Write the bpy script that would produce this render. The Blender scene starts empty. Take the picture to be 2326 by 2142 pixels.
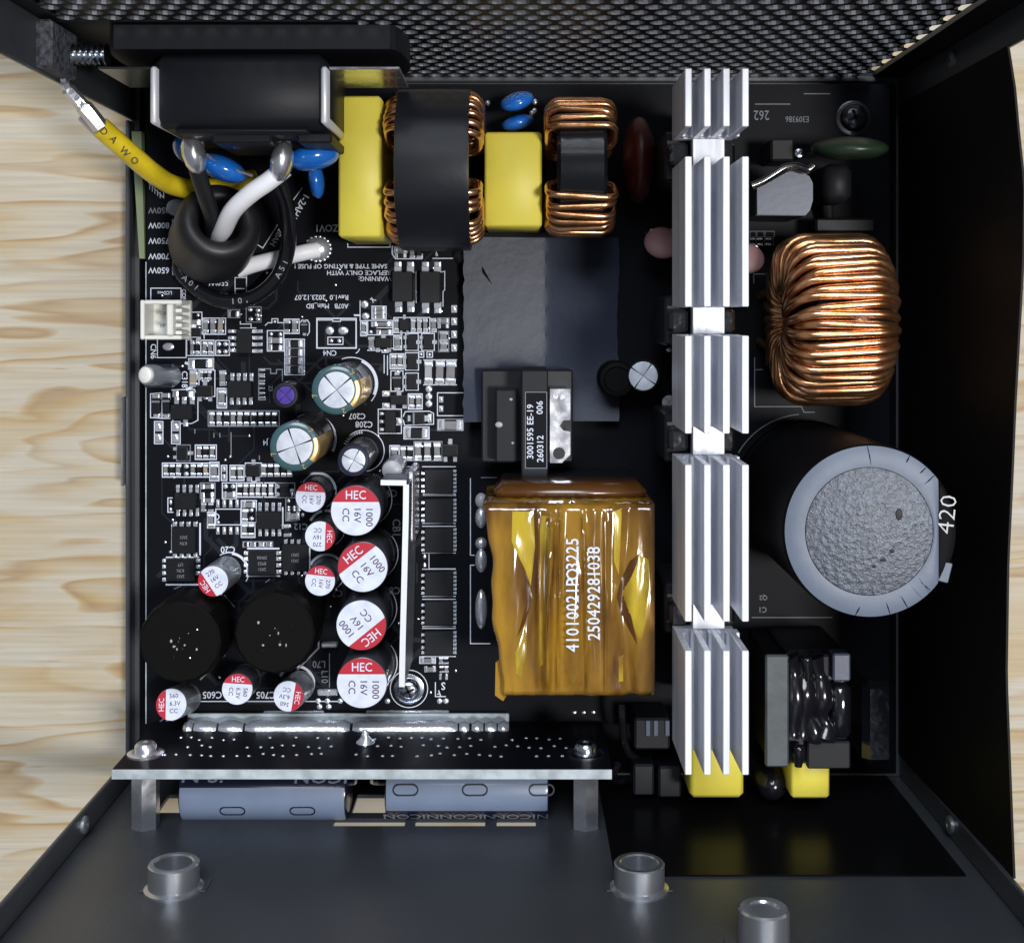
import bpy, bmesh, math, random
from mathutils import Vector, Matrix, Euler
random.seed(7)
S = 0.001                      # all sizes below are written in millimetres
scene = bpy.context.scene
COL = scene.collection

# ------------------------------------------------------------------ camera
CAM_H = 244.0                  # camera height above the main circuit board (z = 0)
F_PX = 2928.0                  # focal length in photograph pixels
PPX, PPY = 1175.0, 715.0       # where the straight-down direction falls in the photograph
cam_data = bpy.data.cameras.new('camera')
cam = bpy.data.objects.new('camera', cam_data)
COL.objects.link(cam)
cam.location = (0, 0, CAM_H * S)
cam.rotation_euler = (0, 0, 0)
cam_data.sensor_width = 36.0
cam_data.lens = 36.0 * F_PX / 2326.0
cam_data.shift_x = (1163.0 - PPX) / 2326.0
cam_data.shift_y = (PPY - 1071.0) / 2326.0
cam_data.clip_start = 0.01
cam_data.clip_end = 20.0
scene.camera = cam

# ------------------------------------------------------------------ room light
world = bpy.data.worlds.new('World')
scene.world = world
world.use_nodes = True
bg = world.node_tree.nodes['Background']
bg.inputs['Color'].default_value = (0.80, 0.88, 1.0, 1)
bg.inputs['Strength'].default_value = 0.17

def area_lamp(name, loc, target, size, power, color):
    d = bpy.data.lights.new(name, 'AREA')
    d.shape = 'DISK'; d.size = size; d.energy = power; d.color = color
    o = bpy.data.objects.new(name, d); COL.objects.link(o)
    o.location = loc
    o.rotation_euler = (Vector(target) - Vector(loc)).to_track_quat('-Z', 'Y').to_euler()
    return o
area_lamp('desk_lamp_light', (0.47, -0.10, 1.20), (0, 0, 0), 0.22, 12.5, (1.0, 0.975, 0.95))
area_lamp('added_fill_light', (-0.06, 0.85, 1.30), (0, 0, 0), 0.8, 20.0, (0.86, 0.92, 1.0))  # unseen fill, added to soften the light and brighten the front panel

vs = scene.view_settings
vs.view_transform = 'Standard'; vs.look = 'None'; vs.exposure = 0.0; vs.gamma = 1.0
vs.use_curve_mapping = False
scene.render.film_transparent = False
scene.cycles.max_bounces = 8

# ------------------------------------------------------------------ helpers
def P(px, py, z=0.0):
    """place in mm, at height z, of a spot measured on the photograph"""
    k = (CAM_H - z) / F_PX
    return Vector(((px - PPX) * k, -(py - PPY) * k, z))

class MB:
    lift = 0
    def __init__(self):
        self.v = []; self.f = []; self.m = []
    def add(self, verts, faces, mi=0):
        b = len(self.v)
        self.v += [tuple(p) for p in verts]
        self.f += [tuple(i + b for i in f) for f in faces]
        self.m += [mi] * len(faces)
    def box(self, x0, y0, z0, x1, y1, z1, mi=0, bev=0.0, M=None):
        if x0 > x1: x0, x1 = x1, x0
        if y0 > y1: y0, y1 = y1, y0
        if z0 > z1: z0, z1 = z1, z0
        b = min(bev, (x1-x0)*.45, (y1-y0)*.45, (z1-z0)*.45)
        if b <= 0:
            vs_ = [(x, y, z) for z in (z0, z1) for y in (y0, y1) for x in (x0, x1)]
            fs = [(0,2,3,1), (4,5,7,6), (0,1,5,4), (2,6,7,3), (0,4,6,2), (1,3,7,5)]
        else:
            vs_ = []; idx = {}
            for sx in (0, 1):
                for sy in (0, 1):
                    for sz in (0, 1):
                        cx, cy, cz = (x0, x1)[sx], (y0, y1)[sy], (z0, z1)[sz]
                        dx, dy, dz = (b, -b)[sx], (b, -b)[sy], (b, -b)[sz]
                        idx[(sx,sy,sz,0)] = len(vs_); vs_.append((cx, cy+dy, cz+dz))
                        idx[(sx,sy,sz,1)] = len(vs_); vs_.append((cx+dx, cy, cz+dz))
                        idx[(sx,sy,sz,2)] = len(vs_); vs_.append((cx+dx, cy+dy, cz))
            I = lambda a, k: idx[(a[0], a[1], a[2], k)]
            fs = []
            for ax in range(3):
                for s in (0, 1):
                    o = [i for i in range(3) if i != ax]
                    c = []
                    for (p, q) in ((0,0), (1,0), (1,1), (0,1)):
                        a = [0,0,0]; a[ax] = s; a[o[0]] = p; a[o[1]] = q
                        c.append(I(a, ax))
                    fs.append(tuple(c))
            for ax in range(3):
                o = [i for i in range(3) if i != ax]
                for p in (0, 1):
                    for q in (0, 1):
                        a = [0,0,0]; a[o[0]] = p; a[o[1]] = q
                        a2 = list(a); a[ax] = 0; a2[ax] = 1
                        fs.append((I(a, o[0]), I(a2, o[0]), I(a2, o[1]), I(a, o[1])))
            for sx in (0, 1):
                for sy in (0, 1):
                    for sz in (0, 1):
                        a = (sx, sy, sz); fs.append((I(a,0), I(a,1), I(a,2)))
        if M is not None: vs_ = [M @ Vector(p) for p in vs_]
        self.add(vs_, fs, mi)
    def prism(self, poly, z0, z1, mi=0, M=None):
        n = len(poly)
        vs_ = [(x, y, z0) for x, y in poly] + [(x, y, z1) for x, y in poly]
        if M is not None: vs_ = [M @ Vector(p) for p in vs_]
        fs = [tuple(range(n-1, -1, -1)), tuple(range(n, 2*n))]
        fs += [(i, (i+1) % n, n+(i+1) % n, n+i) for i in range(n)]
        self.add(vs_, fs, mi)
    def lathe(self, prof, base=(0,0,0), axis=(0,0,1), n=32, mi=0, cap0=True, cap1=True, phase=0.0):
        """prof = [(radius, height)...] turned about an axis that starts at base"""
        q = Vector((0,0,1)).rotation_difference(Vector(axis).normalized())
        base = Vector(base); vs_ = []
        for r, h in prof:
            for i in range(n):
                a = phase + 2*math.pi*i/n
                vs_.append(base + q @ Vector((r*math.cos(a), r*math.sin(a), h)))
        fs = []
        for j in range(len(prof)-1):
            for i in range(n):
                i2 = (i+1) % n
                fs.append((j*n+i, j*n+i2, (j+1)*n+i2, (j+1)*n+i))
        if cap0: fs.append(tuple(range(n-1, -1, -1)))
        if cap1: fs.append(tuple(range((len(prof)-1)*n, len(prof)*n)))
        self.add(vs_, fs, mi)
    def tube(self, pts, r, n=10, mi=0, closed=False, caps=True):
        pts = [Vector(p) for p in pts]; m = len(pts)
        rs = r if isinstance(r, (list, tuple)) else [r]*m
        tans = []
        for i in range(m):
            a = pts[(i-1) % m] if (closed or i > 0) else pts[i]
            b = pts[(i+1) % m] if (closed or i < m-1) else pts[i]
            tans.append((b-a).normalized())
        up = Vector((0,0,1)) if abs(tans[0].z) < .9 else Vector((1,0,0))
        nrm = (up - tans[0]*up.dot(tans[0])).normalized()
        vs_ = []
        for i in range(m):
            t = tans[i]
            nrm = (nrm - t*nrm.dot(t)).normalized(); bn = t.cross(nrm)
            for k in range(n):
                a = 2*math.pi*k/n
                vs_.append(pts[i] + (nrm*math.cos(a) + bn*math.sin(a))*rs[i])
        fs = []
        for i in range(m if closed else m-1):
            j = (i+1) % m
            for k in range(n):
                k2 = (k+1) % n
                fs.append((i*n+k, j*n+k, j*n+k2, i*n+k2))
        if not closed and caps:
            fs.append(tuple(range(n))); fs.append(tuple(range((m-1)*n+n-1, (m-1)*n-1, -1)))
        self.add(vs_, fs, mi)
    def strip(self, pts, w, z, h=0.02, mi=0):
        """flat printed line along pts (x, y) of width w at height z, mitred at the corners"""
        MB.lift = (MB.lift + 1) % 60
        z += MB.lift*.0006
        pts = [Vector((p[0], p[1])) for p in pts]
        closed = len(pts) > 3 and (pts[0]-pts[-1]).length < 1e-4
        if closed: pts = pts[:-1]
        n = len(pts); L = []; R = []
        for i in range(n):
            a = pts[i-1] if (closed or i > 0) else None
            b = pts[(i+1) % n] if (closed or i < n-1) else None
            d0 = (pts[i]-a).normalized() if a is not None else None
            d1 = (b-pts[i]).normalized() if b is not None else None
            if d0 is None: d0 = d1
            if d1 is None: d1 = d0
            n0 = Vector((-d0.y, d0.x)); n1 = Vector((-d1.y, d1.x)); m_ = n0+n1
            if m_.length < .2: m_ = n0
            m_.normalize(); k = w/2/max(.45, m_.dot(n0))
            e = Vector((0, 0))
            if not closed and i == 0: e = -d0*w/2
            if not closed and i == n-1: e = d0*w/2
            L.append(pts[i]+m_*k+e); R.append(pts[i]-m_*k+e)
        vs_ = [(p.x, p.y, z+h) for p in L] + [(p.x, p.y, z+h) for p in R]
        fs = [(i, n+i, n+(i+1) % n, (i+1) % n) for i in range(n if closed else n-1)]
        self.add(vs_, fs, mi)
    def dome(self, c, rx, ry, h, n=12, rings=3, mi=0):
        vs_ = []; fs = []
        for j in range(rings):
            a = (math.pi/2)*j/rings
            for i in range(n):
                t = 2*math.pi*i/n
                vs_.append((c[0]+rx*math.cos(a)*math.cos(t), c[1]+ry*math.cos(a)*math.sin(t), c[2]+h*math.sin(a)))
        vs_.append((c[0], c[1], c[2]+h)); top = len(vs_)-1
        for j in range(rings-1):
            for i in range(n):
                i2 = (i+1) % n
                fs.append((j*n+i, j*n+i2, (j+1)*n+i2, (j+1)*n+i))
        for i in range(n): fs.append(((rings-1)*n+i, (rings-1)*n+(i+1) % n, top))
        fs.append(tuple(range(n-1, -1, -1)))
        self.add(vs_, fs, mi)
    def blob(self, c, r, n=14, rings=8, mi=0, M=None):
        """ellipsoid, r = (rx, ry, rz)"""
        vs_ = []; fs = []
        for j in range(1, rings):
            a = math.pi*j/rings
            for i in range(n):
                t = 2*math.pi*i/n
                vs_.append(Vector((r[0]*math.sin(a)*math.cos(t), r[1]*math.sin(a)*math.sin(t), -r[2]*math.cos(a))))
        b0 = len(vs_); vs_.append(Vector((0,0,-r[2]))); vs_.append(Vector((0,0,r[2])))
        for j in range(rings-2):
            for i in range(n):
                i2 = (i+1) % n
                fs.append((j*n+i, j*n+i2, (j+1)*n+i2, (j+1)*n+i))
        for i in range(n):
            i2 = (i+1) % n
            fs.append((i2, i, b0)); fs.append(((rings-2)*n+i, (rings-2)*n+i2, b0+1))
        if M is not None: vs_ = [M @ p for p in vs_]
        self.add([p + Vector(c) for p in vs_], fs, mi)
    def mesh(self, name, mats, org=(0,0,0), smooth=False, angle=40):
        me = bpy.data.meshes.new(name)
        ox, oy, oz = org
        me.from_pydata([((x-ox)*S, (y-oy)*S, (z-oz)*S) for x, y, z in self.v], [], self.f)
        mats = mats if isinstance(mats, (list, tuple)) else [mats]
        for m in mats: me.materials.append(m)
        me.polygons.foreach_set('material_index', self.m)
        me.update()
        if smooth:
            me.shade_smooth()
            me.set_sharp_from_angle(angle=math.radians(angle))
        return me
    def build(self, name, mats, parent=None, smooth=False, angle=40, org=None, label=None):
        if org is None: org = ORG.get(parent.name, (0,0,0)) if parent else (0,0,0)
        me = self.mesh(name, mats, org, smooth, angle)
        # closed shells: make the normals point outwards
        bm = bmesh.new(); bm.from_mesh(me); bmesh.ops.recalc_face_normals(bm, faces=bm.faces); bm.to_mesh(me); bm.free()
        if smooth: me.set_sharp_from_angle(angle=math.radians(angle))
        o = bpy.data.objects.new(name, me); COL.objects.link(o)
        if parent: o.parent = parent; ORG[o.name] = org
        else:
            o.location = [c*S for c in org]; ORG[o.name] = tuple(org)
        if label: o['label'] = label
        return o

ORG = {}
def tag(o, label=None, cat=None, group=None, kind=None):
    if label: o['label'] = label
    if cat: o['category'] = cat
    if group: o['group'] = group
    if kind: o['kind'] = kind
    return o
def thing(name, label, cat, loc, group=None):
    o = bpy.data.objects.new(name, None); COL.objects.link(o)
    o.empty_display_size = 0.002
    o.location = [c*S for c in loc]; ORG[o.name] = tuple(loc)
    return tag(o, label, cat, group)
def place(name, me, parent, loc, rz=0.0, scale=(1,1,1), rot=None):
    """an object that shares mesh data, at loc (mm) under parent"""
    o = bpy.data.objects.new(name, me); COL.objects.link(o)
    org = ORG.get(parent.name, (0,0,0)) if parent else (0,0,0)
    o.parent = parent
    o.location = [(a-b)*S for a, b in zip(loc, org)]
    o.rotation_euler = rot if rot is not None else (0, 0, rz)
    o.scale = scale
    return o
_txt = {}
def text_mesh(s, bold=0.0):
    key = (s, bold)
    if key in _txt: return _txt[key]
    c = bpy.data.curves.new('text', 'FONT'); c.body = s; c.size = 1.0
    c.align_x = 'CENTER'; c.align_y = 'CENTER'; c.offset = bold; c.resolution_u = 2
    o = bpy.data.objects.new('text', c)
    me = bpy.data.meshes.new_from_object(o)
    bpy.data.objects.remove(o); bpy.data.curves.remove(c)
    _txt[key] = me
    return me
def text(s, loc, cap, rz, m, parent, sx=1.0, bold=0.012, name='printed_text', M=None):
    """flat lettering: cap = capital height in mm, rz in degrees counter-clockwise"""
    me = text_mesh(s, bold).copy(); me.materials.clear(); me.materials.append(m)
    k = cap/0.70*S
    me.transform(Matrix.Diagonal((k*sx, k, k, 1)))
    o = bpy.data.objects.new(name, me); COL.objects.link(o)
    org = ORG.get(parent.name, (0,0,0))
    o.parent = parent
    o.location = [(a-b)*S for a, b in zip(loc, org)]
    o.rotation_euler = (0,0,math.radians(rz)) if M is None else M
    return o
def smooth_path(pts, n=6, closed=False):
    pts = [Vector(p) for p in pts]; out = []; m = len(pts)
    for i in range(m if closed else m-1):
        g = lambda j: pts[j % m] if closed else pts[max(0, min(m-1, j))]
        p0, p1, p2, p3 = g(i-1), g(i), g(i+1), g(i+2)
        for k in range(n):
            t = k/n
            out.append(0.5*((2*p1)+(p2-p0)*t+(2*p0-5*p1+4*p2-p3)*t*t+(3*p1-p0-3*p2+p3)*t**3))
    if not closed: out.append(pts[-1])
    return out

# ------------------------------------------------------------------ materials
def mat(name, col, rough=0.5, metal=0.0, spec=0.5, coat=0.0, coat_rough=0.1, bump=0.0, bscale=400.0, bdetail=4.0,
        var=0.0, vscale=60.0, col2=None, rvar=0.0, trans=0.0, ior=1.5, alpha=1.0, sheen=0.0, stretch=None, bdist=0.00006):
    m = bpy.data.materials.new(name); m.use_nodes = True
    nt = m.node_tree; N = nt.nodes; L = nt.links; b = N['Principled BSDF']
    b.inputs['Base Color'].default_value = (*col, 1)
    b.inputs['Roughness'].default_value = rough
    b.inputs['Metallic'].default_value = metal
    b.inputs['Specular IOR Level'].default_value = spec
    b.inputs['Coat Weight'].default_value = coat
    b.inputs['Coat Roughness'].default_value = coat_rough
    b.inputs['Transmission Weight'].default_value = trans
    b.inputs['IOR'].default_value = ior
    b.inputs['Alpha'].default_value = alpha
    tc = N.new('ShaderNodeTexCoord'); src = tc.outputs['Object']
    if stretch:
        mp = N.new('ShaderNodeMapping'); mp.inputs['Scale'].default_value = stretch
        L.new(src, mp.inputs['Vector']); src = mp.outputs['Vector']
    if var > 0 or rvar > 0:
        nz = N.new('ShaderNodeTexNoise'); nz.inputs['Scale'].default_value = vscale; nz.inputs['Detail'].default_value = 5
        L.new(src, nz.inputs['Vector'])
        if var > 0:
            c2 = col2 if col2 else tuple(max(0, c*(1-var)) for c in col)
            rp = N.new('ShaderNodeValToRGB')
            rp.color_ramp.elements[0].position = 0.38; rp.color_ramp.elements[0].color = (*c2, 1)
            rp.color_ramp.elements[1].position = 0.62; rp.color_ramp.elements[1].color = (*col, 1)
            L.new(nz.outputs['Fac'], rp.inputs['Fac']); L.new(rp.outputs['Color'], b.inputs['Base Color'])
        if rvar > 0:
            mr = N.new('ShaderNodeMapRange'); mr.inputs['From Min'].default_value = .3; mr.inputs['From Max'].default_value = .7
            mr.inputs['To Min'].default_value = max(0.02, rough-rvar); mr.inputs['To Max'].default_value = min(1, rough+rvar)
            L.new(nz.outputs['Fac'], mr.inputs['Value']); L.new(mr.outputs['Result'], b.inputs['Roughness'])
    if bump > 0:
        nb = N.new('ShaderNodeTexNoise'); nb.inputs['Scale'].default_value = bscale; nb.inputs['Detail'].default_value = bdetail
        L.new(src, nb.inputs['Vector'])
        bp = N.new('ShaderNodeBump'); bp.inputs['Strength'].default_value = bump; bp.inputs['Distance'].default_value = bdist
        L.new(nb.outputs['Fac'], bp.inputs['Height']); L.new(bp.outputs['Normal'], b.inputs['Normal'])
    return m

M_ = {}
M_['case'] = mat('black_painted_steel', (0.043, 0.048, 0.056), .40, spec=.6, bump=.6, bscale=1100, var=.2, vscale=45)
M_['bare'] = mat('worn_steel_edge', (0.32, 0.34, 0.37), .38, .85, bump=.2, bscale=900, rvar=.12, vscale=300)
M_['pcb'] = mat('black_solder_mask', (0.0042, 0.0048, 0.0075), .46, spec=.08, bump=.04, bscale=1800)
M_['pcb_edge'] = mat('board_edge', (0.42, 0.47, 0.50), .6, bump=.5, bscale=1200, var=.35, vscale=350)
M_['silk'] = mat('white_ink', (0.58, 0.62, 0.72), .6)
M_['silk_dim'] = mat('thin_white_ink', (0.17, 0.185, 0.22), .6)
M_['solder'] = mat('solder', (0.76, 0.79, 0.87), .24, .75, bump=.5, bscale=1400, bdist=.00012)
M_['tin'] = mat('tinned_metal', (0.76, 0.77, 0.83), .24, .9, bump=.25, bscale=700, rvar=.1, vscale=300)
M_['alu'] = mat('milled_aluminium', (0.77, 0.795, 0.87), .36, .2, bump=.7, bscale=800, stretch=(1,.05,1), var=.2, vscale=420)
M_['alu_top'] = mat('capacitor_lid_aluminium', (0.76, 0.80, 0.90), .34, .55, bump=.22, bscale=1600, var=.18, vscale=600)
M_['chip'] = mat('chip_black', (0.0062, 0.0066, 0.009), .46, spec=.2, bump=.25, bscale=2500)
M_['chip_grey'] = mat('chip_dark_grey', (0.0105, 0.0112, 0.014), .50, spec=.22, bump=.2, bscale=2500)
M_['ceramic'] = mat('ceramic_body', (0.20, 0.20, 0.21), .5, var=.4, vscale=900)
M_['ceramic_tan'] = mat('ceramic_tan_body', (0.33, 0.27, 0.20), .5, var=.3, vscale=900)
M_['yellow'] = mat('yellow_plastic_box', (0.70, 0.60, 0.075), .48, spec=.45, bump=.2, bscale=700, var=.07, vscale=130)
M_['copper'] = mat('enamelled_copper', (0.80, 0.43, 0.225), .25, .95, coat=.3, coat_rough=.15, bump=.25, bscale=1500, var=.4, vscale=300, col2=(0.50, 0.22, 0.085))
M_['tape'] = mat('black_insulating_tape', (0.0095, 0.011, 0.016), .34, spec=.38, bump=.3, bscale=500, bdist=.00008)
M_['epoxy'] = mat('black_epoxy_core', (0.006, 0.0065, 0.009), .18, spec=.45, bump=.4, bscale=400, bdist=.0001)
M_['blue'] = mat('blue_epoxy', (0.012, 0.155, 0.62), .18, spec=.6, coat=.6, bump=.15, bscale=600, var=.15, vscale=300)
M_['black_plastic'] = mat('black_plastic', (0.009, 0.010, 0.0135), .38, spec=.35, bump=.2, bscale=1400)
M_['black_gloss'] = mat('glossy_black_glue', (0.006, 0.006, 0.009), .10, spec=.7, coat=.8, bump=.9, bscale=260, bdetail=2, bdist=.0003)
M_['black_gloss_plain'] = mat('glossy_black_sleeve', (0.007, 0.007, 0.010), .16, spec=.6, bump=.2, bscale=300)
M_['plate_white'] = mat('bright_tinned_plate', (0.72, 0.735, 0.79), .42, .3, bump=.2, bscale=500)
M_['rubber'] = mat('black_heat_shrink', (0.011, 0.011, 0.0135), .44, spec=.45, bump=.35, bscale=500, bdist=.0001)
M_['white_plastic'] = mat('white_plastic', (0.72, 0.72, 0.68), .42, bump=.1, bscale=900)
M_['white_wire'] = mat('white_wire_sleeve', (0.88, 0.89, 0.94), .45, bump=.15, bscale=700)
M_['yellow_tube'] = mat('yellow_sleeve', (0.80, 0.60, 0.02), .30, coat=.4, bump=.3, bscale=300, var=.25, vscale=200)
M_['dark_ink'] = mat('dark_ink', (0.055, 0.018, 0.060), .6)
M_['black_ink'] = mat('black_ink', (0.02, 0.02, 0.03), .6)
M_['red'] = mat('red_ink', (0.42, 0.012, 0.030), .42, spec=.5, bump=.08, bscale=1500)
M_['lid_white'] = mat('painted_white_lid', (0.63, 0.675, 0.80), .40, bump=.2, bscale=1400, var=.14, vscale=500)
M_['can'] = mat('aluminium_can', (0.50, 0.53, 0.58), .34, .8, bump=.15, bscale=600)
M_['can_dark'] = mat('dark_can_sleeve', (0.055, 0.055, 0.068), .30, coat=.3)
M_['teal'] = mat('teal_sleeve', (0.036, 0.090, 0.100), .30, coat=.4, bump=.1, bscale=700)
M_['gold'] = mat('gold_print', (0.72, 0.50, 0.20), .30, .75)
M_['sleeve_brown'] = mat('dark_olive_sleeve', (0.030, 0.026, 0.020), .20, coat=.6)
M_['purple'] = mat('purple_lid', (0.10, 0.06, 0.36), .28, .4)
M_['maroon'] = mat('dark_red_epoxy', (0.060, 0.006, 0.006), .40, bump=.4, bscale=500, bdist=.00012)
M_['pink'] = mat('pink_ceramic', (0.29, 0.155, 0.155), .55, bump=.3, bscale=900)
M_['green_disc'] = mat('dark_green_epoxy', (0.018, 0.034, 0.020), .36, bump=.3, bscale=500)
M_['green_strip'] = mat('pale_green_film', (0.20, 0.25, 0.14), .5, bump=.2, bscale=500)
M_['relay'] = mat('grey_blue_relay', (0.060, 0.074, 0.115), .36, spec=.5, bump=.25, bscale=900)
M_['film'] = mat('black_insulating_film', (0.004, 0.004, 0.005), .28, spec=.05, bump=.1, bscale=120, bdetail=2, bdist=.0002)
M_['film_side'] = mat('matt_black_side_film', (0.0045, 0.0042, 0.004), .55, spec=.18, bump=.1, bscale=160)
M_['choke_shell'] = mat('dull_black_shell', (0.0022, 0.0021, 0.0022), .6, spec=.1, bump=.3, bscale=700)
M_['mica'] = mat('grey_insulating_sheet', (0.020, 0.026, 0.046), .36, spec=.14, bump=.6, bscale=260, bdetail=4, bdist=.00012)
M_['bulk_grey'] = mat('pale_grey_sleeve', (0.125, 0.150, 0.200), .40, spec=.22, bump=.5, bscale=260, bdist=.00015, var=.15, vscale=80)
M_['bulk_lid'] = mat('pitted_lid', (0.062, 0.075, 0.102), .40, .25, bump=1.0, bscale=1500, bdetail=3, var=.4, vscale=1500, bdist=.00016)
M_['label_blue'] = mat('periwinkle_sleeve', (0.185, 0.235, 0.345), .35, coat=.25, bump=.12, bscale=500, var=.08, vscale=150)
M_['sleeve_navy'] = mat('navy_sleeve', (0.010, 0.012, 0.030), .28, coat=.4)
M_['kapton'] = mat('amber_tape', (0.34, 0.18, 0.017), .13, spec=.6, coat=.9, coat_rough=.06, bump=.9, bscale=230, bdetail=3, var=.5, vscale=120, col2=(0.085, 0.034, 0.006), bdist=.00028, stretch=(1,.3,1))
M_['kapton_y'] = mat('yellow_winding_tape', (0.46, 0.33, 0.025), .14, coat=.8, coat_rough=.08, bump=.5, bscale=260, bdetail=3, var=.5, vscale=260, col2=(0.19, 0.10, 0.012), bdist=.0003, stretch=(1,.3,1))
M_['label_film'] = mat('clear_label', (0.15, 0.080, 0.026), .24, coat=.5, bump=.4, bscale=400, var=.35, vscale=300, bdist=.0001)
M_['ptfe_grey'] = mat('grey_thermal_plate', (0.055, 0.068, 0.075), .5, bump=.5, bscale=420, var=.3, vscale=200, bdist=.0001)
M_['steel'] = mat('turned_steel', (0.52, 0.54, 0.58), .26, .9, bump=.25, bscale=900, stretch=(1,.2,1))
M_['plate_dark'] = mat('dull_metal_plate', (0.11, 0.12, 0.14), .4, .6, bump=.3, bscale=500)
M_['inlet'] = mat('black_moulded_plastic', (0.010, 0.011, 0.015), .48, spec=.2, bump=.25, bscale=1400)
M_['sleeve_bulk'] = mat('black_shrink_sleeve', (0.004, 0.004, 0.005), .5, spec=.05)
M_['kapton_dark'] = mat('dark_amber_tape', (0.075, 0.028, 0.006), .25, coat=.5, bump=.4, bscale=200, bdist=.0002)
M_['hole_glint'] = mat('hole_wall_glint', (0.095, 0.095, 0.102), .36, .45, bump=.5, bscale=900)  # hole walls coloured lighter than the panel to paint in their glints
M_['shaded_case_paint'] = mat('black_case_paint_shaded', (0.011, 0.012, 0.014), .46, spec=.3, bump=.4, bscale=1300)  # same paint as the case, darkened: rear panel's grazing light put into the colour
M_['trace'] = mat('trace_under_mask', (0.0105, 0.0122, 0.018), .40, spec=.2)
M_['felt'] = mat('grey_woven_pad', (0.075, 0.085, 0.105), .75, bump=1.0, bscale=1100, bdetail=2, var=.75, vscale=1100, bdist=.0003)
M_['glue'] = mat('pale_glue', (0.30, 0.31, 0.34), .38, spec=.5, bump=.4, bscale=400)
M_['steel_screw'] = mat('screw_steel', (0.60, 0.64, 0.72), .20, 1.0, bump=.15, bscale=600)
M_['dark_screw'] = mat('dark_screw', (0.10, 0.10, 0.115), .25, .9, bump=.3, bscale=500)

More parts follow.
